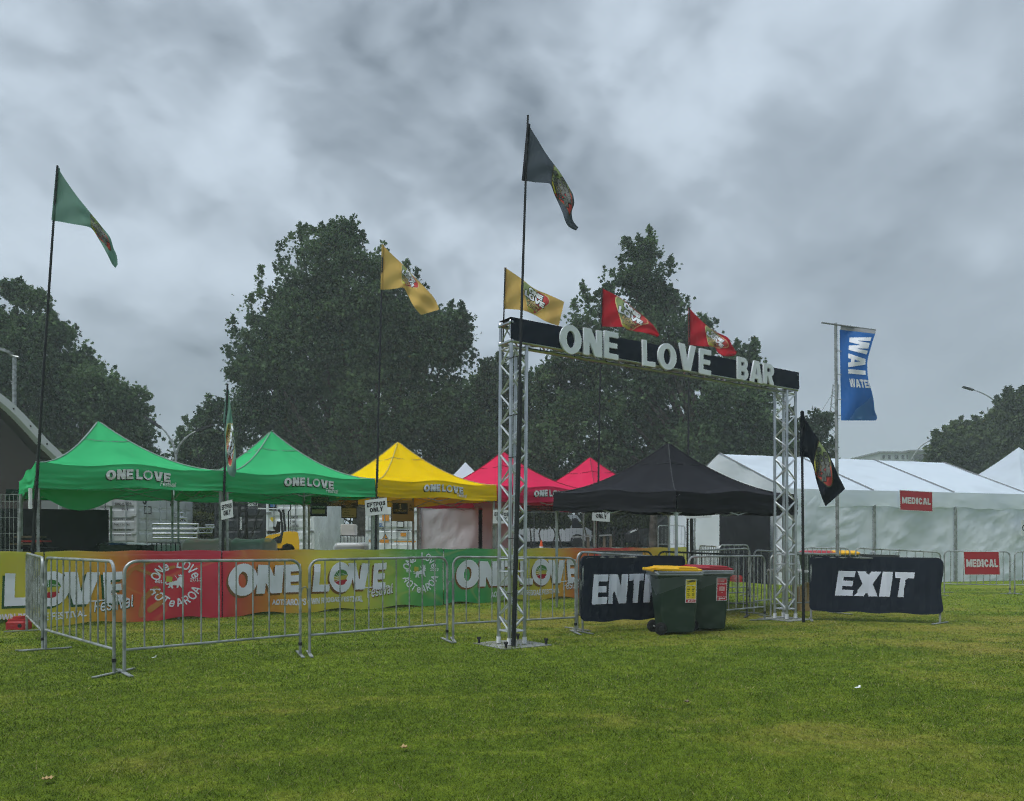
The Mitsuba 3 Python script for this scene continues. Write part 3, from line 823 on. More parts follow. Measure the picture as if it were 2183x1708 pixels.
# ---------------------------------------------------------------- pop-up gazebos
def gazebo(label, c, zt, zb, peak, cloth, word=None, legs='m_galv', legto=None, seam='m_piping_grey', group=None, wrinkle=0.032, word_w=0.34, name='gazebo', pw=1.75, sagcorner=None, wordside=0):
    """c: the four eave corners (front left, front right, back right, back left) on the ground plan; zt, zb: top and bottom of the valance at each corner; peak: the top."""
    t = thing(name, label, 'gazebo', group)
    c = [np.asarray(p, float) for p in c]
    E = [p * V(1, 1, 0) + UP * z for p, z in zip(c, zt)]
    B = [p * V(1, 1, 0) + UP * z for p, z in zip(c, zb)]
    cen = sum(c) / 4 * V(1, 1, 0)
    roof = MB()
    N, R = 28, 22
    for k in range(4):
        a, b = E[k], E[(k + 1) % 4]
        out = unit(((a + b) / 2 - cen) * V(1, 1, 0))
        g = np.zeros((N + 1, R + 1, 3))
        for i, u in enumerate(np.linspace(0, 1, N + 1)):
            e = a + (b - a) * u
            e = e + UP * 0.05 * math.exp(-((u - 0.5) / 0.22) ** 2) - UP * 0.035 * math.sin(2 * math.pi * (u % 0.5) / 0.5 * 0.5) ** 2
            for j, r in enumerate(np.linspace(0, 1, R + 1)):
                f = (1 - r) ** pw
                hip = 1 - 0.06 * math.sin(math.pi * u) * math.sin(math.pi * r)
                z = e[2] + (peak[2] - e[2]) * f * hip
                xy = peak + (e - peak) * r
                g[i, j] = V(xy[0], xy[1], z)
        w = fb(g * V(1, 1, 2.5), 1.6, k) * 1.4 + 0.45 * fb(g * V(1, 1, 3), 5.0, k + 5)
        uu, rr = np.meshgrid(np.linspace(0, 1, N + 1), np.linspace(0, 1, R + 1), indexing='ij')
        aa = np.minimum(uu, 1 - uu)
        fold = np.sin(rr * 34 + 5 * fb(g, 1.2, k) * 3) * np.exp(-((rr - 0.86) / 0.13) ** 2) * np.exp(-((aa - 0.22) / 0.2) ** 2)
        g += UP * (0.8 * wrinkle * fold)[..., None]
        g += UP * (wrinkle * w * np.sin(np.pi * uu) ** 0.7 * np.sin(np.pi * np.clip(rr, 0, 1)))[..., None]
        roof.grid(g[:, ::-1] if np.dot(np.cross(g[1, 5] - g[0, 5], g[0, 6] - g[0, 5]), UP) < 0 else g)
    put('canopy', roof, cloth, smooth=28, parent=t)
    # piping along the four hips, the seam of the peak cap
    for k in range(4):
        pts = []
        for r in np.linspace(0.02, 1, 16):
            f = (1 - r) ** pw
            q = peak + (E[k] - peak) * r
            pts.append(V(q[0], q[1], E[k][2] + (peak[2] - E[k][2]) * f + 0.012))
        put('piping', MB().tube(pts, 0.011, 5), seam, smooth=40, parent=t)
    for k in range(4):
        pts = []
        for u in np.linspace(0, 1, 9):
            e = E[k] + (E[(k + 1) % 4] - E[k]) * u
            q = peak + (e - peak) * 0.26
            pts.append(V(q[0], q[1], e[2] + (peak[2] - e[2]) * 0.74**pw * (1 - 0.06 * math.sin(math.pi * u) * math.sin(math.pi * 0.26)) + 0.010))
        put('cap_seam', MB().tube(pts, 0.008, 4), seam, smooth=40, parent=t)
    def valance(k, u, h, off=0.0):
        a, b, a2, b2 = E[k], E[(k + 1) % 4], B[k], B[(k + 1) % 4]
        out = unit(((a + b) / 2 - cen) * V(1, 1, 0))
        u, h = np.asarray(u, float), np.asarray(h, float)
        bump = 0.05 * np.exp(-((u - 0.5) / 0.22) ** 2) - 0.035 * np.sin(np.pi * (u % 0.5) / 0.5) ** 2
        top = a + u[..., None] * (b - a) + UP * bump[..., None]
        low = a2 + u[..., None] * (b2 - a2) + UP * (bump * 0.6)[..., None]
        p = low + (top - low) * h[..., None]
        w = 0.085 * fb(np.stack([u * 6, h * 3.2 + k, h * 0], -1), 0.9, k + 3) * np.sin(np.pi * np.clip(u, 0, 1)) ** 0.5 + 0.055 * fb(np.stack([u * 3, h * 9, u * 0], -1), 1.0, k)
        return p + out * (0.02 * (1 - h) + w * np.clip(1.15 - h, 0, 1) + off)[..., None]
    for k in range(4):
        U, H = np.meshgrid(np.linspace(0, 1, 72), np.linspace(0, 1.0, 16), indexing='ij')
        put('valance', MB().grid(valance(k, U, H)), cloth, smooth=True, parent=t)
    if word:
        L, hh = np.linalg.norm((E[1] - E[0])), zt[0] - zb[0]
        x0, w0 = word * L, word_w * L
        y0, h0 = 0.36, 0.42
        pcs, x = [], 0.0
        for ch, wd in (('O', 0.155), ('N', 0.135), ('E', 0.11), (' ', 0.03), ('L', 0.105), ('O', 0.155), ('V', 0.15), ('E', 0.115)):
            if ch != ' ':
                pcs.append(fit(glyph(ch, 0.37, 0.25), x0 + x * w0, y0, x0 + (x + wd - 0.008) * w0 * 1.0, y0 + h0))
            x += wd * 1.05
        g = shapely.union_all(pcs)
        f = lambda off: (lambda q: valance(0, q[:, 0] / L, q[:, 1], off))
        # sheets in (metres along, fraction of height)
        val = [k for k in scene if k.startswith(t + '__valance')][0]
        put('print_shadow', MB().poly(affinity.translate(g, -0.012, -0.035), f(0.018), (0.06, 0.12)), 'm_ink', parent=val)
        put('lettering', MB().poly(g, f(0.022), (0.06, 0.12)), 'm_board_white', parent=val)
        c5 = pcs[4].centroid
        lion = [affinity.translate(affinity.scale(q, 1.0, 1 / hh, origin=(0, 0)), c5.x, c5.y) for q in lion_disc(hh * 0.13)]
        put('emblem', MB().poly(shapely.union_all(lion), f(0.026), (0.06, 0.12)), cloth, parent=val)
        s = place(script_text('Festival', w0 * 0.26, 0.24), x0 + w0 * 0.82, y0 - 0.22)
        put('lettering', MB().poly(s, f(0.026), (0.06, 0.12)), 'm_board_white', parent=val)
    for k in range(4):
        base = c[k] * V(1, 1, 0) if legto is None or legto[k] is None else np.asarray(legto[k], float)
        i = unit((cen - c[k]) * V(1, 1, 0)) * 0.07
        lower = base + i
        put('leg', MB().box((lower + E[k] + i) / 2 - UP * 0.02, (0.042, 0.042, np.linalg.norm(E[k] - lower) - 0.05), FD), legs, parent=t)
    fr = MB()
    for k in range(4):                                        # the scissor bars under the eaves
        a, b = E[k], E[(k + 1) % 4]
        o = unit((cen - (a + b) / 2) * V(1, 1, 0)) * 0.07
        for s in (0, 0.5):
            p, q = a + (b - a) * s + o, a + (b - a) * (s + 0.5) + o
            put('scissor_bar', MB().tube([p - UP * 0.06, q - UP * 0.42], 0.012, 4), legs, parent=t)
            put('scissor_bar', MB().tube([p - UP * 0.42, q - UP * 0.06], 0.012, 4), legs, parent=t)
    return t, E, B


GD = 4.2
def row(a, b, zt=2.80, zb=2.38, d=GD):
    p = lambda s, k: FO + FD * s - FN * k
    return [p(a, 0.04), p(b, 0.04), p(b, d), p(a, d)], [zt] * 4, [zb] * 4


def gz(label, a, b, cloth, word, zt=2.80, zb=2.40, peakz=3.95, ps=0.0, **kw):
    c, t_, b_ = row(a, b, zt, zb)
    pk = sum(c) / 4 * V(1, 1, 0) + UP * peakz + FD * ps
    return gazebo(label, c, t_, b_, pk, cloth, word, **kw)


GG = 'coloured gazebos in a row behind the fence cloth'
c, _, _ = row(-0.53, 2.55)
gazebo('large green gazebo at the left, its left side sagging', c, [2.79, 2.81, 2.80, 2.72], [2.36, 2.43, 2.42, 2.36], sum(c) / 4 * V(1, 1, 0) + UP * 3.88 - FD * 0.30 - FN * 0.15, 'm_green', 0.345, group=GG, wrinkle=0.05, word_w=0.35)
gz('second green gazebo, between the folded green flag and the yellow gazebo', 2.60, 5.74, 'm_green', 0.36, zb=2.41, group=GG)
gz('yellow gazebo in the middle of the row', 5.79, 8.93, 'm_yellow', 0.36, zb=2.43, group=GG, seam=mat('m_piping_yellow', (0.55, 0.44, 0.16), 0.7))
gz('red gazebo directly behind the left truss tower', 9.0, 12.15, 'm_red', 0.33, zb=2.42, peakz=3.93, group=GG, seam=mat('m_piping_red', (0.30, 0.012, 0.035), 0.7))
gz('far red gazebo whose peak shows behind the black gazebo', 12.2, 15.3, 'm_red', None, zb=2.43, peakz=3.97, group=GG, seam='m_piping_red')

# the loose green cloth hanging below the left gazebo's front edge
U, H = np.meshgrid(np.linspace(0, 1, 30), np.linspace(0, 1, 8), indexing='ij')
g0, g1 = P(62, 1040, 13.5), P(284, 1046, 14.4)
top = g0 + U[..., None] * (g1 - g0)
g = top - UP * (0.02 + (0.36 * np.sin(np.pi * np.clip(U * 1.05, 0, 1)) ** 1.2) * (1 - H))[..., None] - FN * (0.10 * np.sin(np.pi * U) * (1 - H) + 0.06 * fb(np.stack([U * 8, H * 2, U * 0], -1), 1.0, 3))[..., None]
put('loose_flap', MB().grid(g), 'm_green', smooth=True, parent='gazebo')
# the next green canopy at the left edge of the picture: only its corner shows
c = [FO + FD * -4.2 - FN * 0.9, FO + FD * -1.15 - FN * 1.35, FO + FD * -1.15 - FN * 4.6, FO + FD * -4.2 - FN * 4.6]
gazebo('green gazebo cut off by the left edge, only a crumpled corner showing', c, [2.68, 2.62, 2.62, 2.68], [2.30, 2.42, 2.4, 2.3], sum(c) / 4 * V(1, 1, 0) + UP * 3.3, 'm_green', None, group=None, wrinkle=0.09)

# black gazebo over the entry
n0 = V(2.995, 14.1, 0)
ld, rd = V(-0.574, 0.819, 0), V(0.819, 0.574, 0)
a = 3.62
c = [n0 + ld * a, n0, n0 + rd * a, n0 + (ld + rd) * a]
pk = n0 + (ld + rd) * a / 2 + V(-0.08, 0, 3.57)
gazebo('black gazebo over the entry lanes', c, [2.53, 2.37, 2.42, 2.5], [2.13, 1.99, 2.0, 2.1], pk, 'm_black', None, legs='m_alu', seam=mat('m_piping_black', (0.03, 0.031, 0.036), 0.6), wrinkle=0.035, name='black_gazebo')

# ---------------------------------------------------------------- truss arch
AD = unit(V(math.cos(math.radians(35)), math.sin(math.radians(35)), 0))      # along the beam
AB = V(-AD[1], AD[0], 0)                                                        # away from the lawn
A0 = V(-0.029, 10.73, 0)                                                        # front chord of the left tower
AS = 0.262
ALEN = 6.50
mat('m_plate', wear((0.26, 0.27, 0.26), (0.17, 0.18, 0.15), 4.0), 0.6, 0.2)
arch = thing('truss_arch', 'silver square truss arch with two towers and a beam over the entry', 'truss arch')


def tower(o, htop, lean=0.0, splices=(1.12,)):
    t = f'{arch}__tower' if f'{arch}__tower' not in _count else None
    t = numbered(f'{arch}__tower')
    cs = [o, o + AD * AS, o + (AD + AB) * AS, o + AB * AS]
    at = lambda k, z: cs[k] + UP * z + V(1, 0, 0) * lean * z
    for k in range(4):
        put('chord', MB().tube([at(k, 0.02), at(k, htop)], 0.0265, 10), 'm_alu', smooth=40, parent=t)
    for k in range(4):
        j = (k + 1) % 4
        z, i = 0.20, 0
        stops = sorted(list(splices)) + [htop]
        for s in stops:
            s1 = s - (0.09 if s != htop else 0.05)
            n = max(2, int(round((s1 - z) / 0.205)))
            zz = np.linspace(z, s1, n + 1)
            for q in range(n):
                aa, bb = (k, j) if (q + k) % 2 == 0 else (j, k)
                put('brace', MB().tube([at(aa, zz[q]), at(bb, zz[q + 1])], 0.0125, 6), 'm_brace', smooth=40, parent=t)
            for zc in (z, s1):
                put('cross_bar', MB().tube([at(k, zc), at(j, zc)], 0.0125, 6), 'm_brace', smooth=40, parent=t)
            z = s + 0.09
    for k in range(4):
        put('coupler', MB().tube([at(k, 0.02), at(k, 0.11)], 0.033, 10), 'm_white_paint', smooth=40, parent=t)
        for s in splices:
            put('coupler', MB().lathe([(0.0, -0.07), (0.034, -0.07), (0.034, -0.03), (0.029, -0.028), (0.029, 0.028), (0.034, 0.03), (0.034, 0.07), (0.0, 0.07)], at(k, s), 10), 'm_alu', smooth=30, parent=t)
    return t


HB = 4.205                                     # underside of the beam
t0 = tower(A0 + V(-0.01, 0, 0), HB, 0.0068)
AE = A0 + AD * (ALEN - AS)
t1 = tower(AE, HB + 0.05)
put('base_plate', MB().obox(A0 + (AD + AB) * AS / 2 - (AD + AB) * 0.40, AD * 0.80, AB * 0.80, UP * 0.010), 'm_plate', parent=arch)
put('base_plate', MB().obox(AE + (AD + AB) * AS / 2 - (AD + AB) * 0.36, AD * 0.72, AB * 0.72, UP * 0.010), 'm_plate', parent=arch)
for sx, sy in ((-1, -1), (1, -1), (-1, 1), (1, 1)):
    q = A0 + (AD + AB) * AS / 2 + AD * sx * 0.34 + AB * sy * 0.34 + UP * 0.012
    put('peg', MB().lathe([(0.0, 0), (0.016, 0), (0.016, 0.05), (0.028, 0.055), (0.028, 0.085), (0.0, 0.085)], q, 8), 'm_dark', smooth=30, parent=arch)
lift = 0.055 / ALEN
bm = numbered(f'{arch}__beam')
bo = A0 + V(HB * 0.0068 - 0.01, 0, 0)
bat = lambda s, d, z: bo + AD * s + AB * d + UP * (HB + 0.03 + z + s * lift)
for d in (0, AS):
    for z in (0, AS):
        put('chord', MB().tube([bat(0, d, z), bat(ALEN, d, z)], 0.0255, 10), 'm_alu', smooth=40, parent=bm)
ns = 26
xs = np.linspace(0.06, ALEN - 0.06, ns + 1)
for i in range(ns):
    lo, hi = (0, AS) if i % 2 == 0 else (AS, 0)
    put('brace', MB().tube([bat(xs[i], 0, lo), bat(xs[i + 1], 0, hi)], 0.0105, 5), 'm_alu', smooth=40, parent=bm)
    put('brace', MB().tube([bat(xs[i], AS, hi), bat(xs[i + 1], AS, lo)], 0.0105, 5), 'm_alu', smooth=40, parent=bm)
    put('brace', MB().tube([bat(xs[i], lo, 0), bat(xs[i + 1], hi, 0)], 0.0105, 5), 'm_alu', smooth=40, parent=bm)
for s in (0, ALEN):
    for p, q in (((0, 0), (0, AS)), ((0, AS), (AS, AS)), ((AS, AS), (AS, 0)), ((AS, 0), (0, 0))):
        put('end_bar', MB().tube([bat(s, *p), bat(s, *q)], 0.024, 8), 'm_alu', smooth=40, parent=bm)
    put('brace', MB().tube([bat(s, 0, AS), bat(s, AS, 0)], 0.0105, 6), 'm_alu', smooth=40, parent=bm)
    for d in (0, AS):
        for z in (0, AS):
            put('end_cap', MB().lathe([(0, -0.036), (0.025, -0.032), (0.036, -0.012), (0.036, 0.012), (0.025, 0.032), (0, 0.036)], bat(s, d, z), 10), 'm_alu', smooth=30, parent=bm)

# the black cloth on the beam's face
bc = thing('beam_banner', 'black cloth stretched over the front of the arch beam', 'banner')
U, H = np.meshgrid(np.linspace(0, 1, 90), np.linspace(0, 1, 8), indexing='ij')
S = -0.03 + U * (ALEN + 0.06)
zz = 0.0 + 0.315 * H
w = 0.02 * fb(np.stack([S * 2, zz * 4, S * 0], -1), 1.5, 8)
front = bo + AD * S[..., None] - AB * (0.034 - w)[..., None] + UP * (HB + 0.035 + zz + S * lift)[..., None]
put('cloth', MB().grid(front).grid(np.stack([front[:, -1], front[:, -1] + AB * 0.30], 1)), 'm_navy_cloth', smooth=35, parent=bc)
for s in np.arange(0.5, ALEN, 0.62):
    put('cable_tie', MB().tube([bat(s, 0, -0.03), bat(s + 0.03, 0.01, -0.075)], 0.006, 4), 'm_dark', parent=bc)

# ten foam letters standing in front of it: (letter, left x, right x, top y, bottom y) read off the picture
LETTERS = [('O', 450, 597, 218, 415, 'first letter O at the left end of the arch lettering'), ('N', 612, 738, 246, 430, 'letter N between the first O and E'), ('E', 752, 848, 263, 450, 'letter E ending the first word'),
           ('L', 1014, 1100, 325, 500, 'letter L starting the middle word'), ('O', 1118, 1245, 343, 523, 'letter O in the middle word, after the L'), ('V', 1262, 1376, 351, 530, 'letter V in the middle word'), ('E', 1402, 1480, 383, 556, 'letter E ending the middle word'),
           ('B', 1660, 1735, 440, 592, 'letter B starting the last word'), ('A', 1747, 1832, 462, 610, 'letter A in the last word'), ('R', 1838, 1910, 483, 622, 'letter R at the right end of the arch lettering')]
px = lambda z: (1850 + z * 0.5497) / 1.759
py = lambda z: (1100 + z * 0.5497) / 1.759


def on_beam(x, y, off=-0.05):
    """Where the sight line through (x, y) meets the plane of the beam's face: (distance along, height)."""
    d = V((x - CX) / F, 1, -(y - HY) / F)
    o = V(0, 0, EH)
    n = AB
    k = np.dot(bo + AB * off - o, n) / np.dot(d, n)
    q = o + d * k
    return np.dot(q - bo, AD), q[2]


for ch, xa, xb, ya, yb, lab in LETTERS:
    s0, zt_ = on_beam(px(xa), py((ya + yb) / 2 - (yb - ya) / 2))
    s1, _ = on_beam(px(xb), py(yb))
    sm, zb_ = on_beam(px((xa + xb) / 2), py(yb))
    sm, zt_ = on_beam(px((xa + xb) / 2), py(ya))
    g = glyph(ch, 0.33, 0.20)
    g = affinity.rotate(fit(g, s0, zb_, s1, zt_), RNG.uniform(-1.5, 1.5))
    m = MB()
    for piece in parts_of(g):
        e = trimesh.creation.extrude_polygon(piece.simplify(0.002), 0.028, engine='earcut')
        v = np.asarray(e.vertices)
        m.add(bo * V(1, 1, 0) + AD * v[:, :1] - AB * (0.042 + v[:, 2:3]) + UP * v[:, 1:2], np.asarray(e.faces)[:, ::-1])
    mm = m.mesh()
    trimesh.repair.fix_normals(mm)
    tag(put('foam_letter', mm, 'm_foam'), 'white foam ' + lab, 'letter', 'white foam letters on the arch beam')


# ---------------------------------------------------------------- flags on poles
def emblem_shape():
    """The rounded three-cornered badge: outline, then its fields, then the words."""
    tri = sg.Polygon([(-0.34, 0.32), (0.34, 0.32), (0.0, -0.36)]).buffer(0.24, quad_segs=8)
    return tri


def words(lines, w):
    out, y = [], 0.0
    for s, hh, bold, sl, ww in lines:
        g = text(s, 1.0, bold, 0.07 if bold else 0.02, sl, round_=True)
        out.append(affinity.translate(fit(g, -ww / 2, 0, ww / 2, hh), 0, y - hh))
        y -= hh * 1.12
    return shapely.union_all(out)


def flag(label, base, tip, r0, r1, top, bot, cloth, Ys, wave=0.05, emb=None, cat='flag', pole_m='m_black_pole', waves=2.2, phase=0.0, name='flag', sleeve=True, flip=1, dim=False):
    """base, tip: ends of the pole; top, bot: the cloth's upper and lower edge in picture units; Ys: (depth at the hoist, depth at the fly)."""
    t = thing(name, label, cat)
    base, tip = np.asarray(base, float), np.asarray(tip, float)
    k = np.linspace(0, 1, 12)
    bend = unit(V(tip[0] - base[0], 0, 0)) if abs(tip[0] - base[0]) > 0.05 else V(0, 0, 0)
    pts = base + (tip - base) * k[:, None] + bend * (0.10 * (k**2 - k))[:, None] * 0.6
    put('pole', MB().tube(pts, r0 + (r1 - r0) * k, 8), pole_m, smooth=40, parent=t)
    if top is None:
        return t, None
    n = 40
    u = np.linspace(0, 1, n)
    tp, bp = spline(top, u), spline(bot, u)
    def surf(q, off=0.0):
        uu, vv = np.clip(q[:, 0], 0, 1), np.clip(q[:, 1], 0, 1)
        a = np.stack([np.interp(uu, u, tp[:, i]) for i in range(2)], 1)
        b = np.stack([np.interp(uu, u, bp[:, i]) for i in range(2)], 1)
        xy = b + (a - b) * vv[:, None]
        Yd = Ys[0] + (Ys[1] - Ys[0]) * uu + wave * np.sin(uu * waves * 6.28 + vv * 1.6 + phase) * np.clip(uu * 3, 0, 1) + 0.3 * wave * np.sin(uu * 15 - vv * 9 + phase)
        p = np.stack([(xy[:, 0] - CX) * Yd / F, Yd, EH - (xy[:, 1] - HY) * Yd / F], 1)
        if off:
            p = p + off * np.stack([-p[:, 0], -p[:, 1], EH - p[:, 2]], 1) / np.linalg.norm(p - V(0, 0, EH), axis=1, keepdims=True)
        return p
    Ug, Vg = np.meshgrid(u, np.linspace(0, 1, 20), indexing='ij')
    cl = put('cloth', MB().grid(surf(np.stack([Ug.ravel(), Vg.ravel()], 1)).reshape(n, 20, 3)), cloth, smooth=True, parent=t)
    if sleeve:
        sl = [surf(np.array([[0.0, v]]))[0] for v in np.linspace(0, 1, 8)]
        put('sleeve', MB().tube(sl, r1 * 1.0 + 0.012, 6), cloth if cloth != 'm_flag_black' else 'm_black_cloth', smooth=40, parent=t)
    if emb:
        cu, cv, su, sv, rot = emb
        def to(g):
            return affinity.translate(affinity.scale(affinity.rotate(g, rot, origin=(0, 0)), su, sv, origin=(0, 0)), cu, cv)
        clip = sg.box(0.02, 0.015, 0.985, 0.985)
        tri = emblem_shape()
        inner = tri.buffer(-0.035)
        edge_m = 'm_emb_edge' if not dim else 'm_emb_dim2'
        fields = [(tri, edge_m), (inner.intersection(sg.Polygon([(-1, 1), (0.0, 1), (-0.12, -0.1), (-0.2, -1), (-1, -1)])), 'm_emb_green'), (inner.intersection(sg.Polygon([(0.0, 1), (0.1, -0.1), (-0.2, -1), (1, -1), (1, 1)])), 'm_emb_red'),
                  (inner.intersection(sg.Polygon([(-0.30, -0.55), (0.10, -0.55), (0.08, -0.22), (-0.12, -0.22)])), 'm_lion_yellow')]
        if not flip:
            fields = fields[:1] + fields[1:]
        for i, (g, m) in enumerate(fields):
            h = to(g).intersection(clip)
            if not h.is_empty:
                put('emblem', MB().poly(h, lambda q: surf(q, 0.006 + 0.003 * i), 0.05), m, parent=cl)
        wd = affinity.translate(words([('ONE', 0.23, True, 0, 0.58), ('LOVE', 0.25, True, 0, 0.84)], 1), 0, 0.46)
        w2 = affinity.translate(words([('Kotahi', 0.15, False, 0.2, 0.54), ('Aroha', 0.14, False, 0.2, 0.42)], 1), 0, -0.08)
        for g, m, o in ((wd.buffer(0.018), 'm_ink', 0.021), (wd, 'm_print_white' if not dim else 'm_emb_dim', 0.024), (w2.buffer(0.016), 'm_ink', 0.021), (w2, 'm_gold_print' if not dim else 'm_emb_dim', 0.024)):
            h = to(g).intersection(clip)
            if not h.is_empty:
                put('lettering', MB().poly(h, lambda q: surf(q, o), 0.05), m, parent=cl)
    return t, surf


thin('m_emb_green', (0.34, 0.42, 0.20), 0.5)
mat('m_emb_dim', (0.10, 0.11, 0.10), 0.7)
mat('m_emb_dim2', (0.12, 0.10, 0.04), 0.7)
thin('m_emb_red', (0.62, 0.10, 0.10), 0.5)
mat('m_gold_print', (0.66, 0.48, 0.20), 0.7)
thin('m_emb_edge', (0.75, 0.66, 0.34), 0.5)

zf = lambda z: (739 + 0.29954 * z[0], 227.4 + 0.29954 * z[1])
zg = lambda z: (0.3995 * z[0], 312.7 + 0.3995 * z[1])
zh = lambda z: (1250.7 + 0.1823 * z[0], 568.5 + 0.1823 * z[1])
zk = lambda z: (1637.3 + 0.3162 * z[0], 824.3 + 0.3162 * z[1])
b1 = FO + FD * (fs(62)) - FN * 0.13
flag('sheer green flag on a tall black pole leaning at the far left', b1, P(122.5, 353, 12.6), 0.030, 0.016,
     [zg(z) for z in [(310, 115), (400, 250), (480, 350), (545, 430), (590, 490), (605, 540), (625, 590), (628, 630)]], [zg(z) for z in [(285, 395), (380, 412), (480, 432), (530, 500), (575, 580), (600, 630), (616, 648)]], 'm_flag_green', (12.66, 12.3), 0.06, emb=(0.60, 0.45, 0.34, 0.85, -30), dim=True)
b2 = FO + FD * fs(477) - FN * 0.13
flag('green flag hanging folded round its pole between the two green gazebos', b2, P(485, 818, 14.8), 0.030, 0.018,
     [(485.5, 832), (492, 868), (498, 918), (502, 962), (504, 1004)], [(479, 902), (480, 960), (484, 1002), (491, 1014), (500, 1017)], 'm_flag_green', (14.86, 14.5), 0.05, emb=(0.5, 0.55, 0.5, 0.95, -60), waves=3)
b3 = FO + FD * fs(805) - FN * 0.13
flag('yellow flag with a badge on the pole between the green and yellow gazebos', b3, P(816, 522, 16.7), 0.032, 0.018,
     [zf(z) for z in [(258, 985), (310, 1040), (390, 1115), (480, 1210), (560, 1290), (620, 1360), (660, 1445)]], [zf(z) for z in [(250, 1303), (320, 1300), (400, 1288), (430, 1330), (470, 1410), (530, 1483)]], 'm_flag_yellow', (16.72, 16.3), 0.07, emb=(0.44, 0.60, 0.29, 0.76, -18))
b4 = FO + FD * fs(1068) - FN * 0.13
flag('yellow flag with a badge behind the left end of the arch', b4, P(1077, 571, 18.5), 0.032, 0.018,
     [zf(z) for z in [(1130, 1148), (1240, 1222), (1340, 1298), (1440, 1340), (1548, 1390)]], [zf(z) for z in [(1125, 1440), (1250, 1450), (1330, 1480), (1420, 1530), (1510, 1560)]], 'm_flag_yellow', (18.55, 18.2), 0.07, emb=(0.52, 0.52, 0.42, 0.86, -10))
b5 = FO + FD * fs(1280) - FN * 0.13
flag('red flag with a badge above the first word of the arch', b5, P(1283.5, 615, 20.4), 0.033, 0.018,
     [zh(z) for z in [(185, 260), (400, 370), (550, 490), (690, 600), (790, 700), (850, 795)]], [zh(z) for z in [(175, 700), (320, 705), (430, 708), (480, 740), (650, 770), (830, 825)]], 'm_flag_red', (20.45, 20.0), 0.07, emb=(0.47, 0.52, 0.50, 0.98, -4))
b6 = FO + FD * fs(1472) - FN * 0.13
flag('red flag with a badge above the middle word of the arch', b6, P(1469.5, 656, 22.5), 0.036, 0.018,
     [zh(z) for z in [(1200, 485), (1340, 630), (1500, 760), (1660, 840), (1700, 920), (1755, 1000)]], [zh(z) for z in [(1198, 915), (1330, 930), (1490, 942), (1540, 1010), (1630, 1050), (1740, 1035)]], 'm_flag_red', (22.55, 22.1), 0.08, emb=(0.52, 0.48, 0.42, 0.84, -20))
b7 = G(1094.5, 1380) + UP * 0.01
t7, _ = flag('sheer black flag on the tallest black pole, tied to the left truss tower', b7, P(1125.5, 246, 10.50), 0.027, 0.015,
     [zf(z) for z in [(1295, 130), (1350, 220), (1430, 350), (1520, 470), (1580, 570), (1615, 640), (1620, 690), (1602, 750), (1605, 790), (1650, 860)]], [zf(z) for z in [(1258, 525), (1350, 540), (1440, 546), (1480, 630), (1530, 740), (1575, 850), (1632, 882)]], 'm_flag_black', (10.53, 10.2), 0.05, emb=(0.55, 0.52, 0.42, 0.9, -30), dim=True)
q = lambda f: b7 + (P(1125.5, 246, 10.50) - b7) * f
put('pole_sleeve', MB().tube([q(0.0), q(0.50)], 0.034, 10), 'm_black_pole', smooth=40, parent=t7)
for f in (0.10, 0.205, 0.36, 0.44, 0.55):
    z = q(f)[2]
    put('strap', MB().tube([A0 + UP * z + V(0.0068 * z - 0.01, 0, 0) + V(-0.03, -0.03, 0), q(f) + V(0.0, -0.038, 0), q(f) + V(0.045, 0, 0.01)], 0.007, 4), 'm_dark', parent=t7)
b8 = XY(1713, 13.92)
t8, _ = flag('black flag with a gold edged badge hanging at the right truss tower', b8, P(1709.5, 876, 13.9), 0.026, 0.02,
     [zk(z) for z in [(230, 170), (290, 280), (350, 370), (420, 480), (480, 610), (520, 690)]], [zk(z) for z in [(228, 470), (270, 480), (300, 530), (330, 650), (360, 740), (388, 808)]], 'm_flag_black_dense', (13.9, 13.5), 0.06, emb=(0.52, 0.50, 0.46, 0.9, -35), dim=True)
# the tall blue banner on a white mast
b9, m9 = XY(1786.5, 18.0), 18.0
zb = lambda z: (1705.5 + 0.21876 * z[0], 653.8 + 0.21876 * z[1])
t9 = thing('banner_mast', 'tall blue banner lettered WAI WATER on a pale mast', 'banner')
put('mast', MB().tube([b9, P(1781.5, 689, m9)], [0.040, 0.034], 10), 'm_galv', smooth=40, parent=t9)
put('top_arm', MB().tube([P(1751.5, 688, m9 - 0.06), P(1867, 704, m9 - 0.06)], 0.018, 8), 'm_grey', smooth=40, parent=t9)
for y in (748, 798, 851, 885):
    put('ring', MB().tube([P(1782, y, m9 - 0.04), P(1794, y + 1, m9 - 0.06)], 0.010, 5), 'm_galv', smooth=40, parent=t9)
lft = [zb(z) for z in [(388, 225), (390, 460), (393, 690), (398, 900), (400, 1110)]]
rgt = [zb(z) for z in [(733, 265), (690, 400), (655, 560), (662, 690), (692, 800), (718, 920), (727, 1010), (752, 1085), (735, 1110)]]
vv_ = np.linspace(0, 1, 50)
Lp, Rp = spline(lft, vv_), spline(rgt, vv_)


def blue(q, off=0.0):
    u, v = np.clip(q[:, 0], 0, 1), np.clip(1 - q[:, 1], 0, 1)
    a = np.stack([np.interp(v, vv_, Lp[:, i]) for i in range(2)], 1)
    b = np.stack([np.interp(v, vv_, Rp[:, i]) for i in range(2)], 1)
    xy = a + (b - a) * u[:, None]
    xy[:, 1] += 9 * (u - 0.3) * (1 - v) * 0
    Yd = m9 - 0.08 - 0.30 * u * np.sin(v * 3.0 + 0.3) + 0.05 * np.sin(u * 7 + v * 3) + 0.03 * np.sin(v * 11 + u * 4) - off
    return np.stack([(xy[:, 0] - CX) * Yd / F, Yd, EH - (xy[:, 1] - HY) * Yd / F], 1)


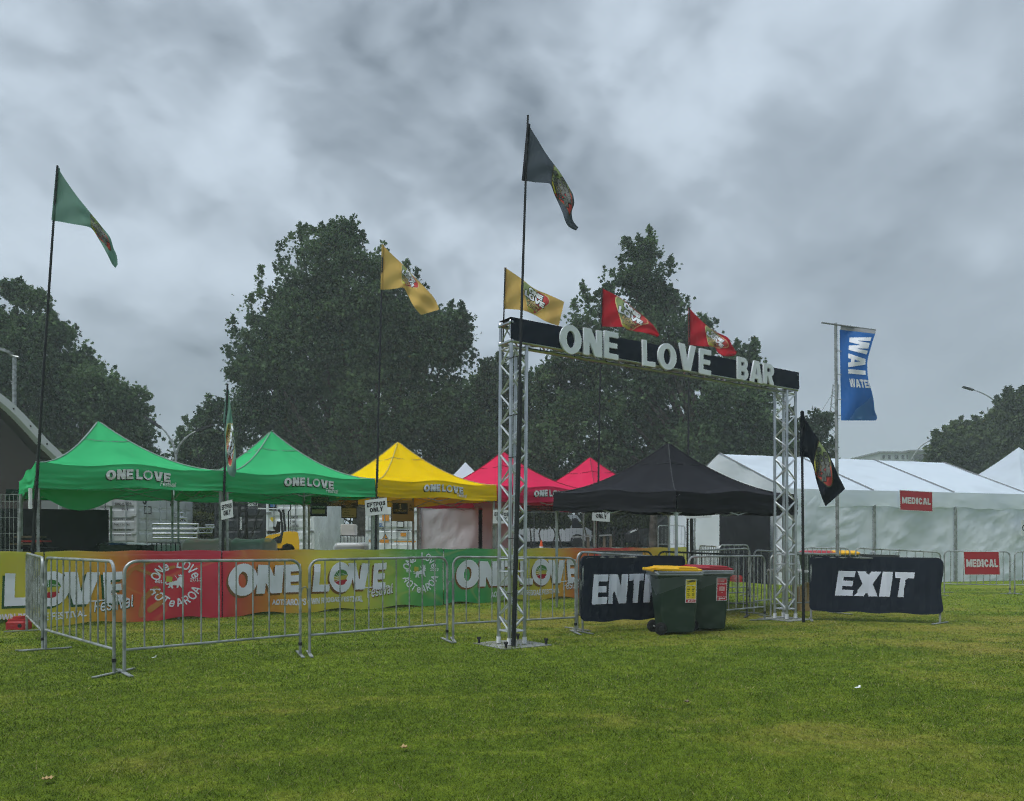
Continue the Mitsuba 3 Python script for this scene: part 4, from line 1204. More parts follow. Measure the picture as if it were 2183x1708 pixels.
U, W = np.meshgrid(np.linspace(0, 1, 18), np.linspace(0, 1, 50), indexing='ij')
cl = put('cloth', MB().grid(blue(np.stack([U.ravel(), W.ravel()], 1)).reshape(18, 50, 3)), 'm_flag_blue', smooth=True, parent=t9)
hd = MB().grid(np.stack([[P(x, y, m9 - 0.07 - 0.02 * math.sin(x * 0.3)) for x, y in ((1792, 694.5), (1820, 698), (1845, 701.5), (1867, 704.5))], [blue(np.array([[k, 1.0]]))[0] for k in (0.02, 0.35, 0.7, 1.0)]], 1))
put('header', hd, 'm_grey', smooth=True, parent=t9)
g = affinity.rotate(shapely.union_all([fit(glyph('W', 0.40), 0, 0, 1.35, 1), fit(glyph('A', 0.34), 1.40, 0, 2.45, 1), sg.box(2.58, 0, 2.92, 1)]), -90, origin=(0, 0))
put('lettering', MB().poly(fit(g, 0.29, 0.525, 0.93, 0.955), lambda q: blue(q, 0.008), 0.06), 'm_print_white', parent=cl)
put('lettering', MB().poly(block('WATER', 0.31, 1.10, 0.375, 0.47, 0.06, 0, 0.03).intersection(sg.box(0, 0, 0.995, 1)), lambda q: blue(q, 0.008), 0.06), 'm_print_white', parent=cl)
put('print', MB().poly(sg.Polygon([(0.22, 0.01), (0.45, 0.13), (0.75, 0.21), (0.99, 0.30), (0.99, 0.01)]), lambda q: blue(q, 0.006), 0.06), 'm_flag_blue_light', parent=cl)

# ---------------------------------------------------------------- sign posts at the fence
def post_sign(label, xb, yt, corners, lines, Y=None, dx=-9, show=True, back=False, black=None):
    """White post with a board; corners: lower left, lower right, upper left of the board in picture units."""
    Y = (FO + FD * fs(xb))[1] + 0.20 if Y is None else Y
    t = thing('post_sign', label, 'sign')
    put('post', MB().box((XY(xb + dx, Y) + P(xb + dx * 0.86, yt, Y)) / 2, (0.05, 0.05, P(xb, yt, Y)[2]), FD), 'm_white_paint', parent=t)
    o, r, u = (P(x, y, Y - 0.34) for x, y in corners)
    ex, ey = r - o, u - o
    w, h = np.linalg.norm(ex), np.linalg.norm(ey)
    items = [(block(ln, w * x0, w * x1, h * y0, h * y1, 0.06, 0, 0.05), 'm_ink') for ln, x0, x1, y0, y1 in zip(lines, (0.08, 0.20), (0.93, 0.82), (0.54, 0.20), (0.82, 0.48))]
    n = unit(np.cross(ex, ey))
    b = put('board', MB().obox(o - n * 0.01, ex, ey, n * 0.01), 'm_board_white', parent=t)
    ey_ = unit(np.cross(n, ex))
    for i, (g, m) in enumerate(items):
        sh = np.dot(ey, unit(ex)) / np.dot(ey, ey_)
        g = affinity.affine_transform(g, [1, sh, 0, np.dot(ey, ey_) / h, 0, 0])
        for piece in parts_of(g):
            put('letter', MB().poly(piece, plane(o, unit(ex), ey_, 0.004)), m, parent=b)
    return t


post_sign('white EFTPOS ONLY sign on the post between the two green gazebos', 477, 1046, [(472, 1109), (497, 1102.5), (470, 1071.5)], ['EFTPOS', 'ONLY'], dx=-5)
post_sign('white EFTPOS ONLY sign on the post left of the yellow gazebo', 803, 1062, [(779, 1101), (826, 1095), (777.5, 1067)], ['EFTPOS', 'ONLY'], dx=-4)
post_sign('white EFTPOS ONLY sign partly behind the left truss tower', 1057, 1084, [(1050.5, 1116), (1087, 1116.5), (1051, 1087)], ['EFTPOS', 'ONLY'], dx=0)
post_sign('white sign reading ONLY below the edge of the black gazebo', 1276, 1084, [(1262, 1110), (1300, 1113), (1263, 1078)], ['EFTPOS', 'ONLY'], dx=-3)
t = post_sign('back of a pale sign on a black post under the black gazebo', 1474, 1084, [(1463, 1106), (1517, 1104), (1463, 1086)], [], Y=21.4, dx=0)
put('sleeve', MB().tube([XY(1476, 21.30), P(1474, 1105, 21.30)], 0.05, 8), 'm_black_pole', smooth=40, parent=t)
t = thing('edge_sign', 'white sign seen edge on beside the tall green flag pole', 'sign')
put('board', MB().obox(P(62.5, 1085, 12.7), V(0.035, 0.02, 0), V(-0.265, 0.40, 0.02), UP * 0.34), 'm_board_white', parent=t)
put('bracket', MB().tube([P(63, 1078, 13.0), P(62, 1060, 13.05)], 0.012, 5), 'm_galv', parent=t)

# boards hanging under the gazebos
def hang(label, x0, y0, x1, y1, Y0, Y1, base, items_fn, name='hanging_board'):
    o, r, u = P(x0, y1, Y0), P(x1, y1 + (0 if Y0 == Y1 else 0.5), Y1), P(x0, y0, Y0)
    ex, ey = r - o, u - o
    w, h = np.linalg.norm(ex), np.linalg.norm(ey)
    return flat_sign(name, label, 'sign', o, ex, ey, base, items_fn(w, h))


hang('long dark brown board with gold lettering under the second green gazebo', 664, 1059, 763, 1079, 18.6, 19.3, 'm_brown_board', lambda w, h: [(para(['TO ANYONE WHO IS INTOXICATED', 'ALCOHOL WILL NOT BE SERVED TO MINORS', 'DRINK LIMITS APPLY'], w * 0.92, h * 0.92, w * 0.04, h * 0.04, 0.72, sx=1.2), 'm_gold_print')])
hang('black Duty Manager board with a gold panel under the second green gazebo', 661, 1073, 697, 1100.5, 18.2, 18.3, 'm_ink', lambda w, h: [(para(['Duty Manager'], w * 0.84, h * 0.2, w * 0.07, h * 0.62, 0.9), 'm_board_white'), (sg.box(w * 0.11, h * 0.2, w * 0.88, h * 0.52), 'm_gold')])
hang('black board with a gold panel of small print, right of the duty board', 727.5, 1076.5, 761, 1104.5, 18.9, 19.0, 'm_brown_board', lambda w, h: [(sg.box(w * 0.06, h * 0.06, w * 0.95, h * 0.76), 'm_gold'), (shapely.union_all([sg.box(w * 0.12, h * (0.16 + 0.13 * i), w * (0.12 + f), h * (0.19 + 0.13 * i)) for i, f in enumerate((0.7, 0.4, 0.35, 0.45, 0.3))]), 'm_ink'), (para(['ALTERNATIVE', 'TRANSPORT'], w * 0.6, h * 0.18, w * 0.2, h * 0.79, 0.75), 'm_gold')])
hang('brown card board with a black drink limit patch under the yellow gazebo', 835.5, 1066, 882, 1111, 19.4, 19.8, 'm_cardboard', lambda w, h: [(sg.box(w * 0.04, h * 0.34, w * 0.72, h * 0.86), 'm_ink'), (para(['DRINK LIMIT'], w * 0.56, h * 0.10, w * 0.12, h * 0.45, 0.9).union(fit(text('1'), w * 0.33, h * 0.58, w * 0.44, h * 0.82)), 'm_gold'), (place(text('S', h * 0.13), w * 0.80, h * 0.68).union(place(text('ON', h * 0.13), w * 0.76, h * 0.50)), 'm_ink')])
hang('dark board with reddish lettering under the red gazebo', 1124, 1078, 1196, 1089, 20.6, 21.2, 'm_brown_board', lambda w, h: [(para(['ALCOHOL WILL NOT BE SERVED TO MINORS', 'DRINK LIMITS APPLY'], w * 0.9, h * 0.8, w * 0.05, h * 0.1, 0.62), 'm_emb_red')])
hang('dark green board with pale lettering hanging behind the left green gazebo', 13, 1043, 160, 1067, 16.4, 17.4, mat('m_board_green', (0.012, 0.03, 0.022), 0.6), lambda w, h: [(para(['ALCOHOL WILL NOT BE SERVED TO MINORS', 'DRINK LIMITS APPLY'], w * 0.86, h * 0.8, w * 0.07, h * 0.1, 0.55), 'm_grey')])


# ---------------------------------------------------------------- wheelie bins
def rr_ring(lx, ly, r, z, cx=0.0, n=6):
    pts = []
    for qx, qy, a0 in ((1, 1, 0), (-1, 1, 90), (-1, -1, 180), (1, -1, 270)):
        for a in np.linspace(a0, a0 + 90, n):
            pts.append((cx + qx * (lx - r) + r * math.cos(math.radians(a)), qy * (ly - r) + r * math.sin(math.radians(a)), z))
    return np.array(pts)


def wheelie_bin(label, loc, rot, lid_m, sticker, cap=True):
    t = thing('wheelie_bin', label, 'bin')
    R = trimesh.transformations.rotation_matrix(rot, [0, 0, 1])[:3, :3]
    W = lambda p: np.asarray(p, float) @ R.T + np.asarray(loc, float)
    body = [rr_ring(0.02, 0.02, 0.015, 0.035), rr_ring(0.235, 0.205, 0.05, 0.035, 0.005), rr_ring(0.255, 0.222, 0.055, 0.06, 0.005), rr_ring(0.30, 0.255, 0.06, 0.55, 0.0), rr_ring(0.335, 0.278, 0.06, 0.93, 0.0), rr_ring(0.352, 0.288, 0.06, 0.935, 0.0), rr_ring(0.355, 0.29, 0.06, 0.985, 0.0), rr_ring(0.32, 0.26, 0.05, 0.985, 0.0), rr_ring(0.30, 0.245, 0.05, 0.7)]
    put('body', MB().grid(np.array([W(r) for r in body])[:, ::-1], True), 'm_binbody', smooth=32, parent=t)
    k = -0.05
    lid = [rr_ring(0.36, 0.30, 0.06, 0.992, 0.0), rr_ring(0.365, 0.305, 0.06, 1.0, 0), rr_ring(0.365, 0.305, 0.06, 1.025, 0), rr_ring(0.34, 0.285, 0.055, 1.038, 0), rr_ring(0.315, 0.245, 0.05, 1.04, 0.0), rr_ring(0.29, 0.225, 0.05, 1.062, 0.0), rr_ring(0.02, 0.02, 0.01, 1.068, 0.0)]
    lid = [r + np.stack([r[:, 0] * 0, r[:, 1] * 0, -0.035 * r[:, 0]], 1) for r in lid]
    ld_ = put('lid', MB().grid(np.array([W(r) for r in lid])[:, ::-1], True), lid_m, smooth=32, parent=t)
    for s in (-0.17, 0.17):
        put('hinge_arm', MB().obox(W((-0.43, s - 0.05, 1.005)), R @ V(0.12, 0, 0.02), R @ V(0, 0.10, 0), R @ V(0, 0, 0.03)), lid_m, parent=ld_)
    put('lid_rib', MB().obox(W((-0.02, -0.30, 1.02)), R @ V(0.30, 0, -0.012), R @ V(0, 0.035, 0), R @ V(0, 0, 0.035)), lid_m, parent=ld_)
    put('handle', MB().tube([W((-0.43, -0.26, 1.015)), W((-0.43, 0.26, 1.015))], 0.028, 8), lid_m, smooth=40, parent=t)
    for s in (-1, 1):
        whl = put('wheel', MB().lathe([(0.0, -0.03), (0.075, -0.03), (0.095, -0.022), (0.10, 0), (0.095, 0.022), (0.075, 0.03), (0.0, 0.03)], W((-0.285, s * 0.225, 0.10)), 18, R @ V(0, 1, 0)), 'm_tyre', smooth=30, parent=t)
        put('hub', MB().lathe([(0.045, s * 0.032), (0.04, s * 0.038), (0.0, s * 0.038)], W((-0.285, s * 0.225, 0.10)), 14, R @ V(0, 1, 0)), 'm_dark', smooth=30, parent=whl)
    put('axle', MB().tube([W((-0.285, -0.26, 0.10)), W((-0.285, 0.26, 0.10))], 0.012, 6), 'm_galv', smooth=40, parent=t)
    # the clear liner folded over the rim: a crumpled band, and a thin drape below it
    base = rr_ring(0.372, 0.306, 0.07, 0.0, 0.0, 20)
    ang = np.arctan2(base[:, 1] / 0.3, base[:, 0] / 0.37)
    def skirt(steps, drape):
        rings = []
        for i, (dz, gr) in enumerate(steps):
            wv = fb(np.stack([np.cos(ang) * 5 + dz * 20, np.sin(ang) * 5, ang * 0 + dz * 40], 1), 3.0, 7) * (0.14 if not drape else 0.05)
            low = dz * (1 + (0.9 * np.clip(np.sin(ang - 1.9), -0.3, 1) * (ang < 0) + 0.9 * fb(np.stack([np.cos(ang), np.sin(ang), ang * 0], 1), 3.2, 5)) * drape)
            z = 0.990 + low + 0.02 * fb(np.stack([ang * 4, ang * 0 + dz * 30, ang * 0], 1), 1.0, 2) * (i > 0)
            rings.append(W(np.stack([base[:, 0] * (1 + gr + wv), base[:, 1] * (1 + (gr + wv) * 1.15), z], 1)))
        return np.array(rings)
    put('liner', MB().grid(skirt([(0.002, 0.0), (-0.006, 0.03), (-0.020, 0.045), (-0.034, 0.03), (-0.050, 0.045), (-0.066, 0.015)], 0.0), True), 'm_liner', smooth=25, parent=t)
    put('liner_drape', MB().grid(skirt([(-0.060, 0.012), (-0.09, 0.008), (-0.12, -0.004), (-0.15, -0.014), (-0.18, -0.024)], 1.0), True), 'm_drape', smooth=35, parent=t)
    # sticker on the side that faces the lawn
    slope = (0.335 - 0.30) / 0.38
    o = W((0.09, -0.263, 0.50))
    ex, ey = R @ V(0.17, 0, 0), R @ V(0, -0.022, 0.37)
    b = put('sticker', MB().obox(o - unit(np.cross(ex, ey)) * 0.002, ex, ey, unit(np.cross(ex, ey)) * 0.006), 'm_board_white', parent=t)
    pl = lambda k: plane(o, unit(ex), unit(ey), 0.006 + 0.002 * k)
    red, yel = sg.box(0.008, 0.008, 0.162, 0.055), sg.box(0.008, 0.065, 0.162, 0.362)
    put('print', MB().poly(red, pl(0)), 'm_sign_red', parent=b)
    put('print', MB().poly(sg.Point(0.05, 0.031).buffer(0.014).union(sg.box(0.07, 0.026, 0.14, 0.036)), pl(1)), 'm_board_white', parent=b)
    if sticker == 'yellow':
        put('print', MB().poly(yel, pl(0)), 'm_sticker_yellow', parent=b)
        rows = [sg.Point(0.036, 0.322).buffer(0.020).difference(sg.Point(0.036, 0.322).buffer(0.012)), sg.LineString([(0.05, 0.335), (0.10, 0.348), (0.15, 0.345)]).buffer(0.008), sg.LineString([(0.07, 0.330), (0.14, 0.333)]).buffer(0.004)]
        for i in range(7):
            for x in (0.025, 0.10):
                rows.append(sg.box(x + 0.006 * (i % 2), 0.088 + 0.028 * i, x + 0.03 + 0.012 * ((i * 7) % 3) / 2, 0.094 + 0.028 * i + 0.008 * (i % 3 == 1)))
        put('lettering', MB().poly(shapely.union_all(rows), pl(1)), 'm_ink', parent=b)
        put('print', MB().poly(sg.box(0.012, 0.272, 0.158, 0.279), pl(1)), 'm_board_white', parent=b)
    else:
        put('print', MB().poly(sg.box(0.008, 0.062, 0.162, 0.265).union(sg.box(0.008, 0.275, 0.162, 0.362)), pl(0)), 'm_sign_red', parent=b)
        sy = [sg.Point(0.038, 0.318).buffer(0.024).difference(sg.Point(0.038, 0.318).buffer(0.017)), sg.box(0.07, 0.326, 0.13, 0.340), sg.box(0.07, 0.300, 0.12, 0.314), sg.box(0.065, 0.128, 0.10, 0.138)]
        for i in range(3):
            sy.append(rrect(0.042 + i * 0.031, 0.155, 0.068 + i * 0.031, 0.228 + 0.008 * (i == 1), 0.006))
        put('print', MB().poly(shapely.union_all(sy), pl(1)), mat('m_sticker_pale', (0.62, 0.36, 0.36), 0.5), parent=b)
    return t


wheelie_bin('dark green wheelie bin with a yellow lid and yellow sticker', XY(1438, 12.25), 0.09, 'm_lid_yellow', 'yellow')
wheelie_bin('dark green wheelie bin with a red lid, right of the yellow lidded one', XY(1505, 12.75), 0.05, 'm_lid_red', 'red')
for x, lid, lab in ((1742, 'm_lid_red', 'distant wheelie bin with a red lid before the marquee'), (1790, 'm_lid_yellow', 'distant wheelie bin with a yellow lid before the marquee')):
    t = thing('wheelie_bin', lab, 'bin')
    o = XY(x, 21.6)
    put('body', MB().grid(np.array([o + r for r in (rr_ring(0.26, 0.22, 0.05, 0.04), rr_ring(0.42, 0.32, 0.06, 1.10), rr_ring(0.30, 0.25, 0.05, 1.10))])[:, ::-1], True), 'm_binbody', smooth=32, parent=t)
    put('lid', MB().grid(np.array([o + r for r in (rr_ring(0.44, 0.34, 0.05, 1.10), rr_ring(0.44, 0.34, 0.05, 1.14), rr_ring(0.36, 0.26, 0.05, 1.20), rr_ring(0.02, 0.02, 0.01, 1.21))])[:, ::-1], True), lid, smooth=32, parent=t)


# ---------------------------------------------------------------- white marquee
MC, MD = V(9.15, 25.9, 0), unit(V(0.953, 0.302, 0))
MP = V(-MD[1], MD[0], 0)
BAY, MW, ZE, ZR = 3.62, 7.8, 3.22, 4.80
mq = thing('marquee', 'large white frame marquee with three bays behind the barriers at the right', 'marquee')


def cloth_patch(o, ex, ez, nu, nv, n, amp, scale, seed, pin=True):
    U, H = np.meshgrid(np.linspace(0, 1, nu), np.linspace(0, 1, nv), indexing='ij')
    g = o + U[..., None] * ex + H[..., None] * ez
    w = fb(np.stack([U * np.linalg.norm(ex), H * np.linalg.norm(ez), U * 0], -1), scale, seed, 4)
    r = meshkit.fbm(np.stack([(U + 0.7 * H) * 3.0, (H - 0.5 * U) * 9.0, U * 0 + seed], -1), 3, seed) - 0.5
    w = w + 0.35 * r
    if pin:
        w = w * np.clip(np.minimum(U, 1 - U) * 8, 0.05, 1)
    return g + n * (amp * w)[..., None]


for i in range(3):
    e0, e1 = MC + MD * BAY * i, MC + MD * BAY * (i + 1)
    half = MP * MW / 2
    for s, a, b in ((0, e0, e1), (1, e0 + 2 * half, e1 + 2 * half)):
        rise = (half if s == 0 else -half) + UP * (ZR - ZE)
        nrm = unit(np.cross(MD, rise)) * (1 if s == 0 else -1)
        put('roof_panel', MB().grid(cloth_patch(a + UP * ZE, b - a, rise, 26, 26, nrm, 0.05, 0.9, i + 20 * s)), 'm_marquee', smooth=True, parent=mq)
        o = -MP if s == 0 else MP
        put('wall_panel', MB().grid(cloth_patch(a + MD * 0.03, (b - a) - MD * 0.06, UP * ZE, 64, 50, o, 0.24, 0.9, i + 5 + 20 * s)), 'm_marquee_wall', smooth=True, parent=mq)
        U, H = np.meshgrid(np.linspace(0, 1, 40), np.linspace(0, 1, 8), indexing='ij')
        drop = 0.52 + 0.07 * np.sin(np.pi * U) + 0.02 * np.sin(U * 21 + i)
        g = a + U[..., None] * (b - a) + UP * (ZE + 0.01 - drop * H)[..., None] + o * (0.07 + 0.05 * fb(np.stack([U * 5, H * 2 + i, U * 0], -1), 2.0, 9) * H)[..., None]
        put('valance', MB().grid(g), 'm_marquee_wall', smooth=True, parent=mq)
for i in range(4):
    e = MC + MD * BAY * i
    half = MP * MW / 2
    for s in (0, 1):
        b = e + 2 * half * s
        o = (-MP if s == 0 else MP)
        put('pole', MB().box(b + o * 0.05 + UP * (ZE - 0.5) / 2, (0.085, 0.06, ZE - 0.5), MD), 'm_galv', parent=mq)
        rise = (half if s == 0 else -half) + UP * (ZR - ZE)
        put('rafter', MB().box(b + UP * ZE + rise / 2 + UP * 0.035, (np.linalg.norm(rise), 0.05, 0.03), rise, MD), 'm_marquee_seam', parent=mq)
# gable ends
for e, s in ((MC, -1), (MC + MD * BAY * 3, 1)):
    tri = sg.Polygon([(0, 0), (MW, 0), (MW, ZE), (MW / 2, ZR), (0, ZE)])
    def gfn(q, e=e, s=s):
        w = 0.10 * fb(np.stack([q[:, 0], q[:, 1], q[:, 0] * 0 + s], 1), 0.9, 6, 4) + 0.05 * np.sin(q[:, 0] * 2.0 + q[:, 1] * 1.5)
        return e + MP * q[:, :1] + UP * q[:, 1:2] + MD * (s * (0.02 + w))[:, None]
    put('gable', MB().poly(tri, gfn, 0.3), 'm_marquee_wall', smooth=True, parent=mq)
    for k in (0.42, 0.72):
        put('pole', MB().box(e + MP * MW * k + MD * s * 0.09 + UP * 1.6, (0.05, 0.05, 3.2), MP), 'm_galv', parent=mq)
# red sign on the eave
def med2():
    o, r, u = P(1918.5, 1088.0, 27.15), P(1988.5, 1091.5, 27.55), P(1917.5, 1044.5, 27.10)
    medical(o, r - o, u - o, 'red board with white lettering hanging from the marquee eave')
med2()
o = P(2177.5, 1143, 28.6)
flat_sign('eave_notice', 'white notice on the marquee wall cut by the right edge of the frame', 'sign', o, V(0.8, 0.25, 0), UP * 0.6, 'm_board_white', [(place(text('CARE', 0.2), 0.04, 0.2), 'm_ink')])
# the black screen hung against the gable
g = cloth_patch(MC + MP * 0.4 - MD * 0.30, MP * 3.1, UP * 2.85, 40, 30, -MD, 0.16, 1.1, 31)
tag(put('black_screen', MB().grid(g), 'm_black_cloth', smooth=True), 'creased black cloth screen hung against the marquee gable', 'screen')


def peak_tent(label, c, half, zeave, zpeak, rot=0.0, wall=True, drop=0.35, z0=0.0, gap=None, name='peak_tent', pw=1.5):
    t = thing(name, label, 'tent')
    c = np.asarray(c, float)
    cs = [c + half * 1.41421 * V(math.cos(a + rot), math.sin(a + rot), 0) for a in np.radians([225, 315, 45, 135])]
    roof = MB()
    for k in range(4):
        a, b = cs[k] + UP * zeave, cs[(k + 1) % 4] + UP * zeave
        g = np.array([[c * V(1, 1, 0) + ((a + (b - a) * u) - c) * V(1, 1, 0) * r + UP * (zeave + (zpeak - zeave) * (1 - r) ** pw) for r in np.linspace(0, 1, 16)] for u in np.linspace(0, 1, 14)])
        roof.grid(g)
        put('valance', MB().grid(cloth_patch(a - UP * drop, b - a, UP * drop, 24, 6, unit(np.cross(b - a, UP)), 0.07, 2.0, k, False)), 'm_marquee', smooth=True, parent=t)
    put('canopy', roof, 'm_marquee', smooth=30, parent=t)
    if wall:
        for k in range(4):
            a, b = cs[k], cs[(k + 1) % 4]
            i = unit((c - (a + b) / 2) * V(1, 1, 0)) * 0.05
            spans = [(0, 1)] if gap is None or k != 0 else [(0, gap), (gap + 0.04, 1)]
            for u0, u1 in spans:
                put('wall_panel', MB().grid(cloth_patch(a + (b - a) * u0 + i + UP * z0, (b - a) * (u1 - u0), UP * (zeave - z0 - 0.02), 30, 24, -unit(i), 0.12, 1.6, k + 3)), 'm_tent_wall', smooth=True, parent=t)
    for k in range(4):
        put('pole', MB().tube([cs[k] + UP * z0, cs[k] + UP * zeave], 0.035, 6), 'm_galv', smooth=40, parent=t)
    return t


c = XY(992, 24.6)
peak_tent('small white peaked tent behind the yellow gazebo', c, 1.42, 2.82, 3.98, 0.10, gap=0.62, z0=0.0)
put('gap_cloth', MB().box(c + V(0, -1.25, 1.3), (2.5, 0.02, 2.5), V(1, 0.1, 0)), 'm_dark', parent='peak_tent')  # dark panel set just behind the slit in the front wall
c = P(2172, 953.6, 40.0) * V(1, 1, 0)
peak_tent('white peaked tent behind the marquee at the right edge', c, 3.1, 3.7, 6.33, 0.25, wall=True, pw=1.35)


# ---------------------------------------------------------------- containers and yard things behind the bar
def container(label, a, b, depth, z0, h, m, doors=True, corr=True, texts=(), name='shipping_container', bars=(0.14, 0.36, 0.64, 0.86)):
    """a, b: the front's lower left and right corner on the plan."""
    t = thing(name, label, 'container')
    a, b = np.asarray(a, float) * V(1, 1, 0) + UP * z0, np.asarray(b, float) * V(1, 1, 0) + UP * z0
    ex = unit(b - a)
    w = np.linalg.norm(b - a)
    ey = V(-ex[1], ex[0], 0)
    n = -ey
    put('body', MB().obox(a + ey * 0.06 + ex * 0.04, ex * (w - 0.08), ey * (depth - 0.06), UP * h), m, parent=t)
    for x in (0, w - 0.10):
        put('corner_post', MB().obox(a + ex * x, ex * 0.10, ey * 0.10, UP * (h + 0.02)), m, parent=t)
    put('header', MB().obox(a + ex * 0.1 + UP * (h - 0.13), ex * (w - 0.2), ey * 0.08, UP * 0.14), m, parent=t)
    put('sill', MB().obox(a + ex * 0.1, ex * (w - 0.2), ey * 0.08, UP * 0.12), m, parent=t)
    dl = []
    for k in range(2):
        x0, dw = 0.11 + k * (w - 0.22) / 2, (w - 0.22) / 2 - 0.012
        zz = [0.14, 0.16]
        prof = []
        z, H = 0.14, h - 0.29
        for q in range(5):
            zs = z + H * q / 5
            prof += [(zs + H * 0.02, 0.0), (zs + H * 0.135, 0.0), (zs + H * 0.15, 0.035), (zs + H * 0.185, 0.035)]
        prof = [(z, 0.0)] + prof + [(z + H, 0.0)]
        g = np.array([[a + ex * (x0 + u * dw) + ey * (0.022 + d) + UP * zz_ for zz_, d in prof] for u in (0, 1)])
        d = put('door', MB().grid(g), m, parent=t)
        dl.append(d)
        for f in (0.25, 0.72):
            xx = x0 + f * dw
            put('locking_bar', MB().tube([a + ex * xx - ey * 0.012 + UP * 0.05, a + ex * xx - ey * 0.012 + UP * (h - 0.05)], 0.019, 6), m if m != 'm_cont_white' else 'm_galv', smooth=40, parent=d)
            put('cam', MB().box(a + ex * xx - ey * 0.014 + UP * (h - 0.16), (0.07, 0.05, 0.12), ex), m if m != 'm_cont_white' else 'm_galv', parent=d)
        for q in range(4):
            put('hinge', MB().box(a + ex * (0.12 if k == 0 else w - 0.12) - ey * 0.012 + UP * (0.25 + (h - 0.5) * q / 3), (0.22, 0.03, 0.09), ex), m if m != 'm_cont_white' else 'm_galv', parent=d)
    put('door_gap', MB().obox(a + ex * (w / 2 - 0.012) + ey * 0.012 + UP * 0.13, ex * 0.024, ey * 0.01, UP * (h - 0.27)), 'm_dark', parent=t)
    if corr:
        for s in (0, 1):
            o = a + ex * (w if s else 0) + ey * 0.12
            out = ex if s else -ex
            k = int((depth - 0.2) / 0.28)
            prof = []
            for q in range(k):
                y = q * 0.28
                prof += [(y, 0.0), (y + 0.07, 0.0), (y + 0.12, -0.036), (y + 0.20, -0.036), (y + 0.25, 0.0)]
            g = np.array([[o + ey * y + out * (d - 0.002) + UP * z for z in (0.12, h - 0.05)] for y, d in prof])
            put('side', MB().grid(g), m, parent=t)
    f = plane(a, ex, UP, 0.0)
    for s, x, z, hh, mm, W in texts:
        g = text(s, 1.0, True, 0.02)
        bx = g.bounds
        g = fit(g, x * w, z * h, x * w + W * w, z * h + hh)
        put('lettering', MB().poly(g, lambda q: f(q) - ey * 0.004), mm, parent=dl[0 if x < 0.5 else 1])
    return t, a, ex, ey, w


YG = 0.85
# side opening light grey container at the left
a, b = XY(157, 30.6), XY(291, 30.2)
tA, oA, exA, eyA, wA = container('light grey shipping container with door bars behind the left green gazebo', a, b, 4.0, YG, 2.58, 'm_cont_grey', texts=(
    ('RWNU 611237 8', 0.66, 0.78, 0.12, 'm_ink', 0.26), ('2502', 0.77, 0.71, 0.10, 'm_ink', 0.10), ('MAX GROSS 27 000 KG', 0.64, 0.56, 0.07, 'm_ink', 0.28), ('TARE 7 100 KG', 0.64, 0.48, 0.07, 'm_ink', 0.26), ('NET 19 900 KG', 0.64, 0.40, 0.07, 'm_ink', 0.27), ('CU CAP 15.4 CU.M', 0.64, 0.32, 0.07, 'm_ink', 0.27)))
# its side doors
so = oA + exA * wA + eyA * 0.1
for k in range(2):
    o = so + eyA * (0.06 + k * 1.85) + exA * 0.012
    g = []
    for y in (0, 1.80):
        g.append([o + eyA * y - exA * d + UP * z for z, d in [(0.14, 0)] + [(0.14 + 2.3 * (q + f) / 5, dd) for q in range(5) for f, dd in ((0.02, 0), (0.66, 0), (0.72, 0.03), (0.95, 0.03))] + [(2.44, 0)]])
    d = put('side_door', MB().grid(np.array(g)), 'm_cont_grey', parent=tA)
    for y in (0.45, 1.35):
        put('locking_bar', MB().tube([o + eyA * y + exA * 0.03 + UP * 0.08, o + eyA * y + exA * 0.03 + UP * 2.5], 0.019, 6), 'm_cont_grey', smooth=40, parent=d)
    gg = rrect(0.30, 1.70, 0.78, 2.02, 0.02).difference(rrect(0.34, 1.74, 0.74, 1.98, 0.01)) if k == 0 else sg.box(0.9, 1.5, 1.3, 1.6)
    put('lettering', MB().poly(gg, lambda q: o + eyA * q[:, :1] + exA * 0.005 + UP * q[:, 1:2]), 'm_ink', parent=d)
    put('lettering', MB().poly(place(text('S', 0.30, True, 0.04), 0.2, 2.1), lambda q: o + eyA * q[:, :1] + exA * 0.005 + UP * q[:, 1:2]), 'm_ink', parent=d)
# stripes on the header
put('stripes', MB().poly(shapely.union_all([sg.Polygon([(x, 0), (x + 0.07, 0), (x + 0.11, 0.1), (x + 0.04, 0.1)]) for x in np.arange(1.75, 2.25, 0.13)]), lambda q: oA + exA * q[:, :1] - eyA * 0.004 + UP * (2.45 + q[:, 1:2])), 'm_ink', parent=tA)
container('dark grey shipping container behind the folded green flag', XY(457, 33.2), XY(565, 33.0), 6.0, YG, 2.85, 'm_cont_dark', texts=(('582473 3', 0.66, 0.74, 0.17, 'm_board_white', 0.20), ('S', 0.13, 0.68, 0.30, 'm_board_white', 0.07), ('S L', 0.12, 0.52, 0.10, 'm_board_white', 0.08)))
tW, oW, exW, eyW, wW = container('white shipping container with ribbed side behind the forklift', XY(567, 33.0), XY(670, 33.0), 6.0, YG, 2.85, 'm_cont_white', texts=(('TEXU', 0.56, 0.75, 0.17, 'm_ink', 0.10), ('541', 0.82, 0.75, 0.17, 'm_ink', 0.07), ('MAX GR', 0.53, 0.555, 0.12, 'm_ink', 0.13), ('TARE', 0.53, 0.49, 0.12, 'm_ink', 0.08), ('PAYLOAD', 0.53, 0.425, 0.12, 'm_ink', 0.14), ('CU CAP', 0.53, 0.36, 0.12, 'm_ink', 0.12)))
put('label_panel', MB().obox(oW + exW * 0.13 - eyW * 0.006 + UP * 1.93, exW * 0.32, -eyW * 0.004, UP * 0.33), 'm_ink', parent=tW)
put('label_panel', MB().obox(oW + exW * 0.19 - eyW * 0.012 + UP * 2.08, exW * 0.20, -eyW * 0.004, UP * 0.15), 'm_blue', parent=tW)
